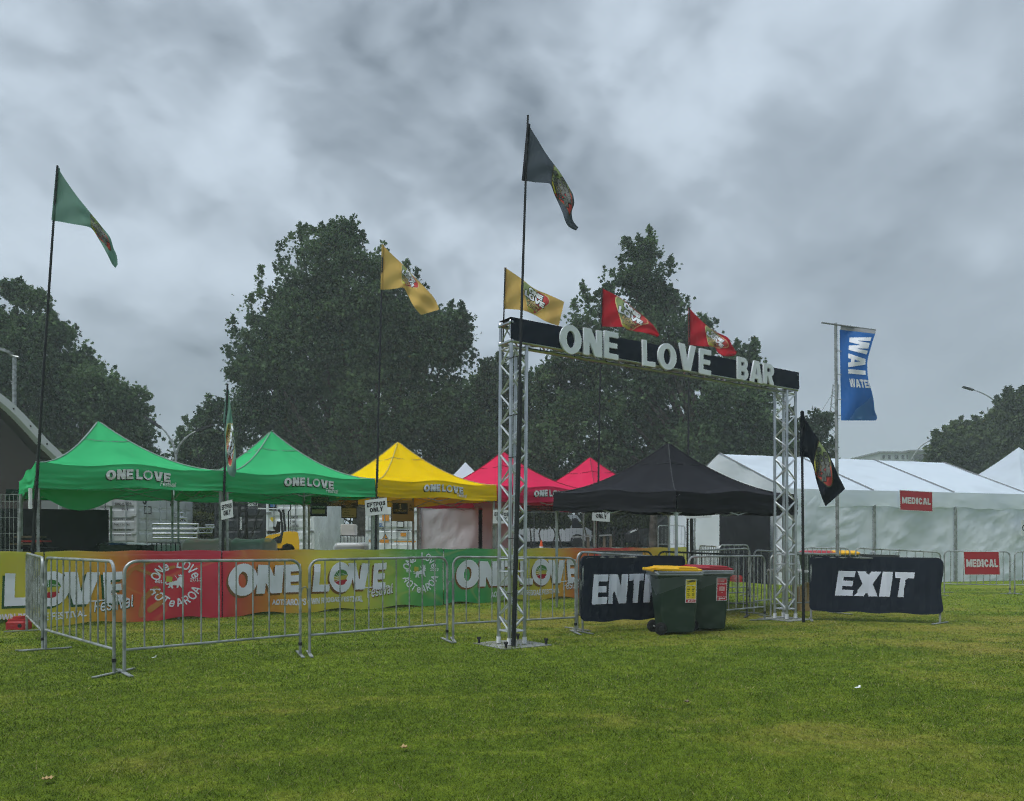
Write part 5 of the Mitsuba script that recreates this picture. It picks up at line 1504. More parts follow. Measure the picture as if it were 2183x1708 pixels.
put('label_panel', MB().poly(sg.Polygon([(0.17, 1.55), (0.28, 1.45), (0.39, 1.55), (0.36, 1.64), (0.20, 1.64)]), lambda q: oW + exW * q[:, :1] - eyW * 0.006 + UP * q[:, 1:2]), 'm_sticker_yellow', parent=tW)
tR, oR, exR, eyR, wR = container('white refrigerated container with orange warning stickers under the yellow gazebo', XY(779, 31.5), XY(889, 31.5), 5.0, YG, 2.85, 'm_cont_white', texts=(('SL', 0.26, 0.42, 0.16, 'm_blue', 0.09), ('SEALAND', 0.25, 0.385, 0.06, 'm_ink', 0.12)))
rz = lambda zx, zy: ((1100 + zx * 0.2382) / 1.759, (1820 + zy * 0.2382) / 1.759)
def on_reefer(shape_pts, m, off=0.006):
    pts = []
    for zx, zy in shape_pts:
        q = P(*rz(zx, zy), 31.5)
        pts.append((np.dot(q - oR, exR), q[2] - oR[2]))
    put('sticker', MB().poly(sg.Polygon(pts), lambda q: oR + exR * q[:, :1] - eyR * off + UP * q[:, 1:2]), m, parent=tR)
rc = lambda x0, y0, x1, y1: [(x0, y0), (x1, y0), (x1, y1), (x0, y1)]
for r_ in ((1240, 500, 1285, 565), (1400, 470, 1505, 562), (1690, 750, 1775, 805)):
    on_reefer(rc(*r_), 'm_orange')
on_reefer([(1400, 842), (1446, 760), (1492, 842)], 'm_ink')
on_reefer([(1412, 834), (1446, 774), (1480, 834)], 'm_orange', 0.009)
on_reefer([(1172, 878), (1200, 858), (1200, 872), (1500, 876), (1500, 890), (1200, 886), (1200, 898)], 'm_orange')
on_reefer([(1935, 888), (1905, 870), (1905, 880), (1590, 878), (1590, 892), (1905, 896), (1905, 906)], 'm_orange')
on_reefer(rc(1370, 858, 1505, 905), 'm_orange', 0.008)
on_reefer(rc(1630, 566, 1745, 668), 'm_ink')
on_reefer(rc(1642, 578, 1730, 656), 'm_cont_white', 0.009)
on_reefer(rc(1905, 292, 1940, 335), 'm_blue')
on_reefer(rc(1612, 706, 1825, 726), 'm_galv_dark', 0.02)
on_reefer(rc(1390, 702, 1510, 716), 'm_galv', 0.02)

# forklift truck
fk = lambda zx, zy, d=0.0: P((780 + zx * 0.1832) / 1.759, (1820 + zy * 0.1832) / 1.759, 27.0 + d)
ft = thing('forklift', 'yellow forklift truck with a black mast parked before the white container', 'forklift')


def slab(pts, d0, d1, m, key, sm=False):
    g = sg.Polygon(pts)
    tri, f = trimesh.creation.triangulate_polygon(g, engine='earcut')
    v0 = np.array([fk(x, y, d0) for x, y in tri])
    v1 = np.array([fk(x, y, d1) for x, y in tri]) 
    ring = np.array(g.exterior.coords)
    m_ = MB().add(v0, f).add(v1, f)
    m_.grid(np.stack([[fk(x, y, d0) for x, y in ring], [fk(x, y, d1) for x, y in ring]], 1))
    return put(key, m_, m, parent=ft)


slab([(1165, 1290), (1165, 1080), (1205, 1035), (1300, 1010), (1470, 985), (1500, 1060), (1530, 1180), (1520, 1290)], 0.0, 1.05, 'm_yellow_paint', 'front_cowl')
slab([(1525, 1290), (1545, 960), (1640, 942), (1800, 950), (1845, 975), (1862, 1110), (1870, 1160), (1870, 1400), (1780, 1400), (1770, 1280), (1720, 1215), (1620, 1190), (1530, 1225), (1480, 1290)], -0.03, 1.08, 'm_yellow_paint', 'counterweight')
slab([(1165, 1160), (1270, 1155), (1330, 1095), (1400, 1060), (1475, 1035), (1490, 960), (1545, 960), (1530, 1185), (1165, 1190)], -0.02, 0.0, 'm_dark', 'side_panel')
slab([(1190, 1225), (1375, 1225), (1370, 1255), (1190, 1255)], -0.012, 0.0, 'm_ink', 'name_strip')
slab([(1165, 1290), (1165, 1400), (1860, 1400), (1860, 1180), (1480, 1180), (1480, 1290)], 0.22, 0.85, 'm_dark', 'chassis')
slab([(1010, 490), (1030, 465), (1590, 468), (1600, 488)], 0.0, 1.0, 'm_white_paint', 'roof')
for d in (0.02, 0.95):
    put('pillar', MB().tube([fk(1440, 500, d), fk(1490, 560, d), fk(1525, 960, d)], 0.042, 6), 'm_dark', smooth=40, parent=ft)
    put('pillar', MB().tube([fk(1530, 500, d), fk(1545, 560, d), fk(1585, 945, d)], 0.040, 6), 'm_dark', smooth=40, parent=ft)
    put('pillar', MB().tube([fk(1070, 490, d), fk(1000, 620, d), fk(890, 1060, d)], 0.036, 6), 'm_dark', smooth=40, parent=ft)
    put('mast_rail', MB().box(fk(640 if d < 0.5 else 780, 840, d), (0.10, 0.14, 1.45), V(1, 0.6, 0)), 'm_dark', parent=ft)
for y in (520, 800, 1060):
    put('mast_bar', MB().box(fk(710, y, 0.5), (0.24, 0.6, 0.05), V(1, 0.3, 0)), 'm_dark', parent=ft)
g = affinity.rotate(fit(text('HYUNDAI', 1.0, True, 0.04), 0, 0, 250, 46), -90, origin=(0, 0))
put('lettering', MB().poly(g, lambda q: np.array([fk(650 + x, 660 - y, -0.16) for x, y in q])), 'm_board_white', parent=ft)
slab([(1215, 1000), (1215, 940), (1380, 935), (1330, 880), (1330, 850), (1390, 845), (1415, 740), (1480, 750), (1480, 960), (1400, 985)], 0.3, 0.8, 'm_dark', 'seat')
put('exhaust', MB().tube([fk(1690, 300, 0.2), fk(1690, 490, 0.2), fk(1645, 540, 0.2), fk(1650, 940, 0.2)], 0.022, 6), 'm_dark', smooth=40, parent=ft)
put('steering_wheel', MB().tube([fk(1060, 850, 0.4), fk(1100, 770, 0.4)], 0.03, 6), 'm_dark', parent=ft)
for zx, r in ((1625, 0.25), (1010, 0.31)):
    for d in (0.06, 0.82):
        c = fk(zx, 1300, d)
        c[2] = YG - 0.08 + r
        put('wheel', MB().lathe([(0, 0.0), (r * 0.5, -0.02), (r * 0.95, -0.01), (r, 0.05), (r, 0.14), (r * 0.9, 0.18), (0, 0.18)], c, 16, V(0, 1, 0)), 'm_tyre', smooth=30, parent=ft)


# stacked truss lengths
def truss_length(label, p, q, h, group='truss lengths stacked in the yard'):
    t = thing('truss_length', label, 'truss', group)
    p, q = np.asarray(p, float), np.asarray(q, float)
    ex = unit(q - p)
    ey = V(-ex[1], ex[0], 0)
    L = np.linalg.norm(q - p)
    for d in (0, h):
        for z in (0, h):
            put('chord', MB().tube([p + ey * d + UP * z, q + ey * d + UP * z], 0.028, 6), 'm_alu', smooth=40, parent=t)
    n = max(4, int(L / 0.24))
    for i in range(n):
        lo, hi = (0, h) if i % 2 == 0 else (h, 0)
        put('brace', MB().tube([p + ex * L * i / n + UP * lo, p + ex * L * (i + 1) / n + UP * hi], 0.013, 4), 'm_alu', parent=t)
    for s in (p, q):
        put('end_bar', MB().tube([s, s + UP * h], 0.02, 5), 'm_alu', parent=t)


for i, (x0, x1, y0, y1, lab) in enumerate([(325, 422, 1117, 1127, 'topmost'), (326, 421, 1128, 1137, 'middle'), (326, 420, 1138, 1147, 'lowest')]):
    h = (y1 - y0) * 23 / F * 0.95
    truss_length(f'{lab} silver truss length of the stack behind the left green gazebo', P(x0, y1, 23.0), P(x1, y1, 23.3), h)
for x0, x1, y0, y1, lab in [(379, 390, 1094, 1103, 'upper short truss length leaning by the grey container'), (379, 399, 1105, 1115, 'lower short truss length leaning by the grey container'), (423, 452, 1126, 1136, 'short truss length right of the stack, below the bush'), (440, 456, 1119, 1125, 'small truss piece at the right end of the stack by the dark container')]:
    truss_length(lab, P(x0, y1, 26.0), P(x1, y1, 26.2), (y1 - y0) * 26 / F)


def wrapped(label, x0, x1, y0, Y, m, depth=1.1):
    """A load on a pallet under clear film."""
    t = thing('wrapped_pallet', label, 'pallet load')
    a, b = XY(x0, Y), XY(x1, Y)
    w, top = b[0] - a[0], P(0, y0, Y)[2]
    put('load', MB().obox(a + V(0.05, 0.05, 0.14), V(w - 0.1, 0, 0), V(0, depth - 0.1, 0), UP * (top - 0.22)), m, parent=t)
    for k in range(5):
        put('pallet_board', MB().obox(a + V(w * k / 5 + 0.01, 0, 0.09), V(w / 5 - 0.05, 0, 0), V(0, depth, 0), UP * 0.03), 'm_wood', parent=t)
    for k in range(3):
        put('pallet_runner', MB().obox(a + V(0, depth * k / 2 * 0.9, 0), V(w, 0, 0), V(0, 0.1, 0), UP * 0.09), 'm_wood', parent=t)
    rings = []
    for z, k in ((0.14, 0.0), (top * 0.5, 0.01), (top - 0.12, 0.0), (top - 0.02, -0.05), (top + 0.01, -0.12), (top - 0.02, -0.5)):
        r = rr_ring(w / 2 + k, depth / 2 + k, 0.12, 0, 0, 8) if w / 2 + k > 0.14 else rr_ring(0.15, 0.15, 0.1, 0, 0, 8)
        c = a + V(w / 2, depth / 2, z)
        wv = fb(np.stack([r[:, 0] * 2, r[:, 1] * 2 + z * 3, r[:, 0] * 0], 1), 2.5, 3) * 0.10
        rings.append(c + r * (1 + wv[:, None]) + UP * (fb(r + z, 4.0, 5) * 0.10)[:, None])
    put('film', MB().grid(np.array(rings), True), 'm_film', smooth=40, parent=t)


mat('m_load_red', (0.70, 0.24, 0.26), 0.6)
mat('m_load_dark', (0.13, 0.135, 0.145), 0.6)
wrapped('pallet load of red boxes under clear film, left of the first sign post', 383, 471, 1149, 17.8, 'm_load_red')
wrapped('pallet load of dark boxes under clear film, right of the first sign post', 485, 564, 1149.5, 18.3, 'm_load_dark')
wrapped('pallet load of blackish planks under film before the ribbed container', 708, 776, 1158, 21.5, 'm_load_dark', 0.9)
# big green skip bin with a sagging film lid
t = thing('skip_bin', 'big dark green skip bin with a rumpled film lid beside the black scrim', 'bin')
c = XY(275, 17.6)
put('body', MB().grid(np.array([c + r for r in (rr_ring(0.30, 0.30, 0.05, 0.1), rr_ring(0.36, 0.45, 0.05, 1.24), rr_ring(0.42, 0.5, 0.05, 1.25), rr_ring(0.42, 0.5, 0.05, 1.38), rr_ring(0.34, 0.42, 0.05, 1.38))])[:, ::-1], True), 'm_binbody', smooth=32, parent=t)
U, H = np.meshgrid(np.linspace(-1, 1, 24), np.linspace(-1, 1, 16), indexing='ij')
put('lid', MB().grid(c + np.stack([U * 0.46, H * 0.52, 1.44 + 0.10 * fb(np.stack([U * 2, H * 2, U * 0], -1), 1.6, 4) - 0.05 * np.abs(U)], -1)), 'm_film', smooth=True, parent=t)
for k in range(3):
    put('rib', MB().box(c + V(-0.22 + 0.22 * k, -0.42, 0.9), (0.05, 0.06, 0.7)), 'm_binbody', parent=t)


def ibc(label, x0, x1, y0, Y, m='m_cont_white'):
    t = thing('caged_tank', label, 'tank')
    a, w, top = XY(x0, Y), (x1 - x0) * Y / F, P(0, y0, Y)[2]
    put('tank', MB().obox(a + V(0.04, 0.04, 0.15), V(w - 0.08, 0, 0), V(0, 0.92, 0), UP * (top - 0.18)), m, parent=t)
    for k in range(8):
        x = w * k / 7
        put('cage_bar', MB().tube([a + V(x, 0, 0.12), a + V(x, 0, top)], 0.012, 5), 'm_galv_dark', parent=t)
    for z in (0.15, top * 0.5, top * 0.78, top):
        put('cage_bar', MB().tube([a + V(0, -0.01, z), a + V(w, -0.01, z)], 0.013, 5), 'm_galv_dark', parent=t)
    put('pallet', MB().obox(a, V(w, 0, 0), V(0, 1.0, 0), UP * 0.12), 'm_wood', parent=t)


ibc('white caged liquid tank beside the skip bin', 314, 384, 1157.5, 17.9)
ibc('white caged liquid tank before the ribbed container, right of the planks', 726, 777, 1142, 25.0)
t = thing('foam_block', 'pale padded block lying on the caged tank', 'block')
put('pad', MB().grid(np.array([P(744, 1142, 25.4) + UP * 0.012 + r for r in (rr_ring(0.23, 0.2, 0.05, 0.0), rr_ring(0.24, 0.21, 0.05, 0.04), rr_ring(0.24, 0.21, 0.05, 0.32), rr_ring(0.22, 0.19, 0.05, 0.36), rr_ring(0.02, 0.02, 0.01, 0.36))]), True), mat('m_pad', (0.52, 0.48, 0.45), 0.7), smooth=32, parent=t)
# blue crates and the plank stack at the left
for k in range(4):
    t = put('blue_crate', MB().obox(XY(233, 17.2) + UP * (0.34 + 0.28 * k), V(0.18, 0, 0), V(0, 0.4, 0), UP * 0.24).obox(XY(233, 17.2) + V(-0.015, -0.02, 0.55 + 0.28 * k), V(0.21, 0, 0), V(0, 0.44, 0), UP * 0.03), 'm_blue')
    tag(t, ['lowest', 'second lowest', 'second highest', 'topmost'][k] + ' blue crate of the stack at the end of the black scrim', 'crate', 'blue crates in a stack')
st = [(22, 78, 1163, 'm_dark', 'black board at the bottom of the stack by the left flag pole'), (20, 68, 1158, 'm_wood', 'brown board in the stack by the left flag pole'), (40, 88, 1152, 'm_red_paint', 'red board in the stack by the left flag pole'), (26, 86, 1147, 'm_dark', 'dark board near the top of the stack by the left flag pole'), (30, 76, 1142.5, 'm_wood', 'brown board on top of the stack by the left flag pole')]
for x0, x1, y, m, lab in st:
    o = P(x0, y + 4, 14.6)
    tag(put('board', MB().obox(o, P(x1, y + 4, 14.6) - o, V(-0.1, 0.5, 0), UP * 0.034), m), lab, 'board', 'boards stacked by the left flag pole')
t = thing('trestle', 'low dark table under the stack of boards at the far left', 'table')
put('table_top', MB().obox(P(14, 1170, 14.5), P(120, 1172, 15.2) - P(14, 1170, 14.5), V(-0.3, 0.7, 0), UP * 0.03), 'm_dark', parent=t)
for x in (20, 60, 112):
    put('leg', MB().tube([XY(x, 14.9), P(x, 1169, 14.9)], 0.02, 5), 'm_dark', parent=t)

# black scrim fence at the left, temporary mesh panel in front of it
t = thing('scrim_fence', 'black cloth scrim on a tall fence under the left green gazebo', 'fence')
a, b = XY(-30, 16.4), XY(232, 17.3)
g = cloth_patch(a, b - a, UP * 2.16, 70, 26, unit(V(b[1] - a[1], a[0] - b[0], 0)), 0.09, 1.6, 17, False)
put('cloth', MB().grid(g), mat('m_scrim', (0.018, 0.020, 0.026), 0.55, spec=0.3), smooth=True, parent=t)
for k in np.linspace(0, 1, 4):
    put('post', MB().tube([a + (b - a) * k + V(0, 0.10, 0), a + (b - a) * k + V(0, 0.10, 2.25)], 0.025, 6), 'm_galv', smooth=40, parent=t)
t = thing('mesh_panel', 'temporary wire mesh fence panel at the left edge', 'fence')
a, b = XY(-55, 13.9), XY(42, 13.8)
zt_ = P(0, 1052, 13.9)[2]
put('frame', MB().tube([a, a + UP * zt_, b + UP * (zt_ - 0.03) + V(0.02, 0, 0), b + V(-0.06, 0, 0)], 0.030, 8), 'm_galv', smooth=40, parent=t)
for k in range(11):
    p = a + (b - a) * (k + 0.5) / 11
    put('wire', MB().tube([p + UP * 0.1, p + UP * (zt_ - 0.02)], 0.005, 4), 'm_galv', parent=t)
for k in range(8):
    z = 0.15 + (zt_ - 0.3) * k / 7
    put('wire', MB().tube([a + UP * z, b + UP * z], 0.005, 4), 'm_galv', parent=t)

# red ballast blocks
def block(label, c, w, ex=V(1, 0, 0), h=0.17):
    ex = unit(ex)
    ey = V(-ex[1], ex[0], 0)
    t = thing('ballast_block', label, 'barrier foot')
    R = np.stack([ex, ey, UP], 0)
    put('body', MB().grid(np.array([np.asarray(c) + r @ R for r in (rr_ring(w / 2, 0.11, 0.04, 0.0), rr_ring(w / 2, 0.11, 0.04, h * 0.7), rr_ring(w / 2 - 0.02, 0.09, 0.04, h * 0.8), rr_ring(w / 2 - 0.02, 0.09, 0.04, h), rr_ring(0.02, 0.02, 0.01, h))]), True), 'm_red_paint', smooth=32, parent=t)
    put('lug', MB().box(np.asarray(c) + UP * (h + 0.02), (w * 0.4, 0.12, 0.05), ex), 'm_red_paint', parent=t)
    put('socket', MB().lathe([(0.035, 0), (0.03, 0.004), (0.0, 0.004)], np.asarray(c) + ex * w * 0.25 - ey * 0.111 + UP * h * 0.4, 12, -ey), 'm_dark', parent=t)
block('red plastic ballast block on the grass at the far left', G(32, 1343) + V(0, 0.1, 0), 0.33)
block('red plastic ballast block lying beyond the gate barrier', G(1571, 1241), 0.72, h=0.2)
block('red plastic ballast block behind the right truss tower', G(1672, 1245), 0.55, h=0.16)

# folding table, box and trough beyond the right tower
t = thing('folding_table', 'pale folding table behind the right truss tower', 'table')
a, b = P(1654, 1220, 17.0), P(1724, 1221, 17.0)
put('table_top', MB().obox(a, b - a, V(0, 0.6, 0), UP * 0.045), 'm_white_paint', parent=t)
for p in (a, b):
    for d in (0.08, 0.52):
        put('leg', MB().tube([p * V(1, 1, 0) + V(0, d, 0), p + V(0, d, 0)], 0.014, 5), 'm_galv', parent=t)
t = thing('card_box', 'brown cardboard box on the grass beside the EXIT cloth', 'box')
put('carton', MB().obox(G(1706, 1303) + UP * 0.0, V(0.36, 0.05, 0), V(-0.05, 0.3, 0), UP * 0.50), 'm_cardboard', parent=t)
put('flap', MB().obox(G(1706, 1303) + UP * 0.50, V(0.36, 0.05, 0), V(0.02, -0.12, 0.10), UP * 0.006), 'm_cardboard', parent=t)
t = thing('water_trough', 'dark drinking trough with two taps behind the EXIT cloth', 'trough')
a, b = P(1850, 1187, 16.2), P(1918, 1189, 16.2)
put('basin', MB().obox(a, b - a, V(0, 0.4, 0), UP * 0.05), 'm_galv_dark', parent=t)
put('stand', MB().obox(a * V(1, 1, 0) + V(0.1, 0.1, 0), (b - a) * 0.7, V(0, 0.2, 0), UP * a[2]), 'm_dark', parent=t)
for x in (1857, 1910):
    p = P(x, 1187, 16.3)
    put('tap', MB().tube([p, p + UP * 0.09, p + V(0.05, -0.02, 0.11), p + V(0.08, -0.03, 0.07)], 0.014, 6), 'm_alu', smooth=40, parent=t)

# barrel roofed stage at the left edge
st = thing('stage', 'barrel roofed stage with a grey rim and dark lining at the left edge', 'stage')
SY = 24.0
SAX = unit(V(-0.80, 0.60, 0))
arc2 = [(-330, 742), (-240, 745), (-150, 765), (-60, 805), (0, 838), (30, 862), (77, 910), (102, 938), (135, 970), (170, 1012), (200, 1055), (222, 1110), (232, 1180)]
k = np.linspace(0, 1, 60)
outer = spline([(x, y) for x, y in arc2], k)
ctr = np.array([-330, 1190.0])
inner = outer + (ctr - outer) / np.linalg.norm(ctr - outer, axis=1, keepdims=True) * 15
for i in range(1):
    fo, fi = np.array([P(x, y, SY) for x, y in outer]), np.array([P(x, y, SY) for x, y in inner])
    bo_, bi_ = fo + SAX * 0.4, fi + SAX * 0.4
    put('rim', MB().grid(np.stack([fi, fo, bo_, bi_, fi], 1)), 'm_rim', smooth=30, parent=st)
    put('roof', MB().grid(np.stack([bo_ - UP * 0.02, bo_ - UP * 0.02 + SAX * 8], 1)), 'm_stage', smooth=True, parent=st)
    bk = bi_ + SAX * 0.7
    put('back_wall', MB().grid(np.stack([bk, bk * V(1, 1, 0)], 1)), 'm_stage', parent=st)
    for q in (10, 16, 22, 26, 30, 34, 38):
        c = (fo[q] + fi[q]) / 2 + V(0, -0.006, 0)
        put('bolt', MB().lathe([(0.03, 0), (0.02, 0.01), (0, 0.01)], c, 8, V(0, -1, 0)), 'm_dark', parent=st)
put('wall', MB().obox(P(88, 1052, 22.0) * V(1, 1, 0), P(207, 1052, 22.0) * V(1, 1, 0) - P(88, 1052, 22.0) * V(1, 1, 0), V(0, 0.06, 0), UP * P(88, 1052, 22.0)[2]), 'm_grey', parent=st)
for x in (128, 156, 207):
    put('post', MB().tube([XY(x, 21.9), P(x, 1050, 21.9)], 0.05, 6), 'm_rim', smooth=40, parent=st)
put('brace', MB().tube([P(170, 1086, 21.85), P(206, 1066, 21.85)], 0.05, 5), 'm_dark', parent=st)


# ---------------------------------------------------------------- trees
LEAF = np.array([(0, 0), (0.42, 0.22), (0.30, 0.48), (0.50, 0.66), (0.12, 0.70), (0, 1.0), (-0.14, 0.70), (-0.52, 0.62), (-0.28, 0.44), (-0.44, 0.20)])
LEAF_F = np.array([(0, 1, 2), (0, 2, 4), (2, 3, 4), (0, 4, 6), (4, 5, 6), (0, 6, 8), (6, 7, 8), (0, 8, 9)])
SMALL = np.array([(0, 0), (0.30, 0.40), (0.18, 0.85), (0, 1.0), (-0.22, 0.8), (-0.30, 0.35)])
SMALL_F = np.array([(0, 1, 2), (0, 2, 3), (0, 3, 4), (0, 4, 5)])


def leaves(pos, out, size, col, shape=0, rng=RNG):
    """A mesh of leaves at pos; out: the way each points; col: colour per leaf."""
    n = len(pos)
    lf, ff = (LEAF, LEAF_F) if shape == 0 else (SMALL, SMALL_F)
    d = out + rng.normal(0, 0.55, (n, 3)) + V(0, 0, -0.25)
    d /= np.linalg.norm(d, axis=1, keepdims=True)
    r = rng.normal(0, 1, (n, 3)) + V(0, 0, 0.9)
    s = np.cross(d, r)
    s /= np.linalg.norm(s, axis=1, keepdims=True) + 1e-9
    w = np.cross(s, d)
    sz = size * rng.uniform(0.65, 1.3, n)
    p = pos[:, None] + sz[:, None, None] * (lf[None, :, 1:2] * d[:, None] + lf[None, :, :1] * s[:, None] + (np.abs(lf[None, :, :1]) * 0.35 - lf[None, :, 1:2] ** 2 * 0.25) * w[:, None])
    f = ff[None] + (np.arange(n) * len(lf))[:, None, None]
    return p.reshape(-1, 3), f.reshape(-1, 3), np.repeat(col, len(lf), 0)


def tree(label, blobs, Yd, trunk_x, per, size, c0, c1, shape=0, name='tree', cat='tree', depth=0.58, z0=None, seed=0, limb=True, group=None, sparse=0.385, spikes=()):
    rng = np.random.default_rng(100 + seed)
    t = thing(name, label, cat, group)
    m = Yd / F
    pos, out, tones = [], [], []
    cs = []
    ymid = np.mean([b[1] for b in blobs])
    for x, y, r in blobs:
        c, R = P(x, y, Yd), r * m * 0.94
        c[1] += rng.uniform(-1, 1) * depth * R * 1.2
        cs.append((c, R))
        n = int(2.0 * per * (r / 60.0) ** 2) + 14
        k = max(6, int(n / 34))
        dirs = rng.normal(0, 1, (k, 3))
        dirs /= np.linalg.norm(dirs, axis=1, keepdims=True)
        rad = R * (0.35 + 0.55 * rng.random(k) ** 0.5)
        cc = c + dirs * rad[:, None] * V(1, depth, 1)
        which = rng.integers(0, k, n)
        sp = np.minimum(0.10 + 0.15 * R, 0.34) * rng.uniform(0.6, 1.25, k)[which][:, None]
        off = rng.normal(0, 1, (n, 3)) * V(1, 1, 0.55) * sp
        pos.append(cc[which] + off)
        out.append(dirs[which] * 0.8 + off / (sp + 1e-6) * 0.35)
        tones.append(rng.random(k)[which])
        for q in range(int(4 + 3.2 * R)):                      # leafy shoots that roughen the outline
            e = rng.normal(0, 1, 3)
            e[2] = abs(e[2]) * 0.8 + 0.05
            e = unit(e)
            a = c + e * R * 0.86 * V(1, depth, 1)
            g = unit(e * 0.8 + UP * rng.uniform(0.5, 1.5) + rng.normal(0, 0.2, 3))
            ln = rng.uniform(0.4, 1.35) * min(1.0, 0.4 + 0.35 * R)
            kk = int(ln * 46) + 8
            u = rng.random(kk)[:, None]
            pos.append(a + g * ln * u + rng.normal(0, 1, (kk, 3)) * (0.22 * (1.1 - u)))
            out.append(g + rng.normal(0, 0.5, (kk, 3)))
            tones.append(np.full(kk, rng.random()))
    for x, y, x2, y2 in spikes:                                # upright shoots that stand out of the outline
        a, b = P(x, y, Yd), P(x2, y2, Yd)
        b = b + (b - a) * 0.12
        n = int(np.linalg.norm(b - a) * 85) + 20
        u = rng.random(n)[:, None] ** 0.8
        side = rng.normal(0, 1, (n, 3))
        pos.append(a + (b - a) * u + side * (0.34 * (1.08 - u)) * (0.55 + 0.45 * np.sin(u * 17 + x)))
        out.append(side * 0.6 + V(0, 0, 0.6))
        tones.append(np.full(n, rng.random()))
    pos, out, tones = np.vstack(pos), np.vstack(out), np.concatenate(tones)
    # gaps: leaves thin out where a coarse noise is low
    g = meshkit.fbm(pos * 0.85 + seed * 7.3, 3, seed + 2)
    keep = (g > sparse) | (rng.random(len(pos)) < 0.12)
    pos, out, tones = pos[keep], out[keep], tones[keep]
    tone = np.clip(0.15 + 0.7 * tones**1.5 + 1.0 * (meshkit.fbm(pos * 0.55 + 3.1, 2, seed + 9) - 0.5) + rng.normal(0, 0.16, len(pos)), 0, 1.2)[:, None]
    col = np.asarray(c0) + (np.asarray(c1) - np.asarray(c0)) * tone
    yel = rng.random(len(pos)) < 0.004
    col[yel] = V(0.14, 0.14, 0.045)
    v, f, c = leaves(pos, out, size, col, shape, rng)
    put('crown', trimesh.Trimesh(v, f, process=False), 'm_leaf', color=c, parent=t)
    # trunk and limbs
    gz = float(ground_z(*XY(trunk_x, Yd)[:2])) if z0 is None else z0
    base = XY(trunk_x, Yd, gz - 0.1)
    low = min(c[2] for c, R in cs)
    fork = base * V(1, 1, 0) + UP * max(gz + 1.5, gz + 0.45 * (np.mean([c[2] for c, R in cs]) - gz))
    r = max(0.10, 0.028 * (max(c[2] for c, R in cs) - gz))
    k = np.linspace(0, 1, 7)
    put('trunk', MB().tube(base + (fork - base) * k[:, None] + np.stack([0.08 * np.sin(k * 5), 0.05 * np.cos(k * 4), 0 * k], 1), r * (1.15 - 0.4 * k), 10), 'm_bark', smooth=40, parent=t)
    if limb:
        for c, R in cs:
            if R < 0.5:
                continue
            u = np.linspace(0, 1, 8)[:, None]
            st_ = base + (fork - base) * rng.uniform(0.55, 1.0)
            mid = (st_ + c) / 2 + V(0, 0, -0.12 * np.linalg.norm(c - st_))
            q = (1 - u) ** 2 * st_ + 2 * u * (1 - u) * mid + u**2 * (c + V(0, 0, R * 0.4))
            put('limb', MB().tube(q, np.linspace(r * 0.45, 0.03, 8), 6), 'm_bark', smooth=40, parent=t)
    return t


D0, D1 = V(0.044, 0.080, 0.044), V(0.150, 0.225, 0.105)
GT = None
tree('broad leafy tree behind the barrel roofed stage at the left', [(30, 708, 58), (82, 735, 58), (148, 790, 50), (50, 800, 95), (150, 850, 85), (222, 850, 62), (262, 905, 55), (302, 950, 42), (215, 950, 95), (85, 930, 110), (20, 628, 24), (75, 648, 30), (118, 715, 28), (182, 770, 14), (-40, 720, 90), (-60, 850, 110), (250, 990, 60), (290, 850, 24), (318, 985, 30), (100, 1010, 90)],
     42, 130, 1500, 0.205, D0, D1, seed=1, spikes=[(20, 640, 14, 604), (80, 655, 78, 626), (110, 690, 108, 664), (187, 770, 189, 728), (215, 800, 216, 778), (150, 720, 152, 702), (262, 850, 266, 825), (50, 640, 46, 618)])
tree('big dark plane tree in the middle, behind the green and yellow gazebos', [(720, 575, 72), (662, 615, 54), (618, 690, 62), (775, 632, 84), (568, 775, 58), (680, 730, 130), (820, 745, 110), (895, 722, 80), (948, 725, 56), (565, 840, 74), (680, 865, 130), (820, 875, 120), (930, 850, 86), (528, 915, 44), (620, 965, 90), (760, 980, 100), (900, 965, 105), (978, 905, 60), (640, 535, 30), (690, 512, 24), (736, 505, 28), (592, 632, 20), (548, 690, 20), (526, 742, 20), (500, 792, 20), (985, 690, 26), (862, 612, 34), (700, 1030, 70), (850, 1040, 70), (960, 1000, 60), (600, 1030, 50), (750, 700, 120)],
     44, 770, 1500, 0.205, D0, D1, seed=2, spikes=[(735, 505, 737, 474), (690, 505, 688, 483), (650, 530, 640, 486), (600, 580, 596, 538), (555, 640, 556, 575), (530, 660, 538, 632), (497, 720, 494, 672), (815, 560, 818, 522), (860, 600, 868, 562), (765, 540, 772, 500), (905, 665, 912, 640), (955, 690, 962, 650), (1000, 700, 1014, 672), (670, 520, 664, 490), (495, 770, 486, 742), (1005, 780, 1012, 752), (715, 500, 716, 484)])
tree('small dark tree between the two green gazebos', [(450, 918, 38), (424, 950, 34), (472, 890, 32), (402, 978, 24), (480, 960, 36), (440, 1000, 40), (470, 1020, 40), (398, 1002, 22)], 46, 455, 1500, 0.23, D0, D1, seed=3, sparse=0.36, spikes=[(472, 880, 474, 858), (440, 900, 436, 882), (402, 965, 400, 946)])
tree('feathery tree between the big tree and the left truss tower', [(1040, 835, 50), (1090, 850, 50), (1030, 915, 70), (1110, 925, 70), (1062, 795, 24), (1130, 870, 50), (1100, 785, 14), (1060, 990, 80), (1130, 1000, 70)], 50, 1075, 1700, 0.26, V(0.040, 0.072, 0.038), V(0.135, 0.195, 0.085), shape=1, seed=4, spikes=[(1062, 790, 1064, 760), (1035, 800, 1030, 772), (1100, 800, 1104, 766), (1080, 800, 1078, 775), (1125, 830, 1128, 800)])
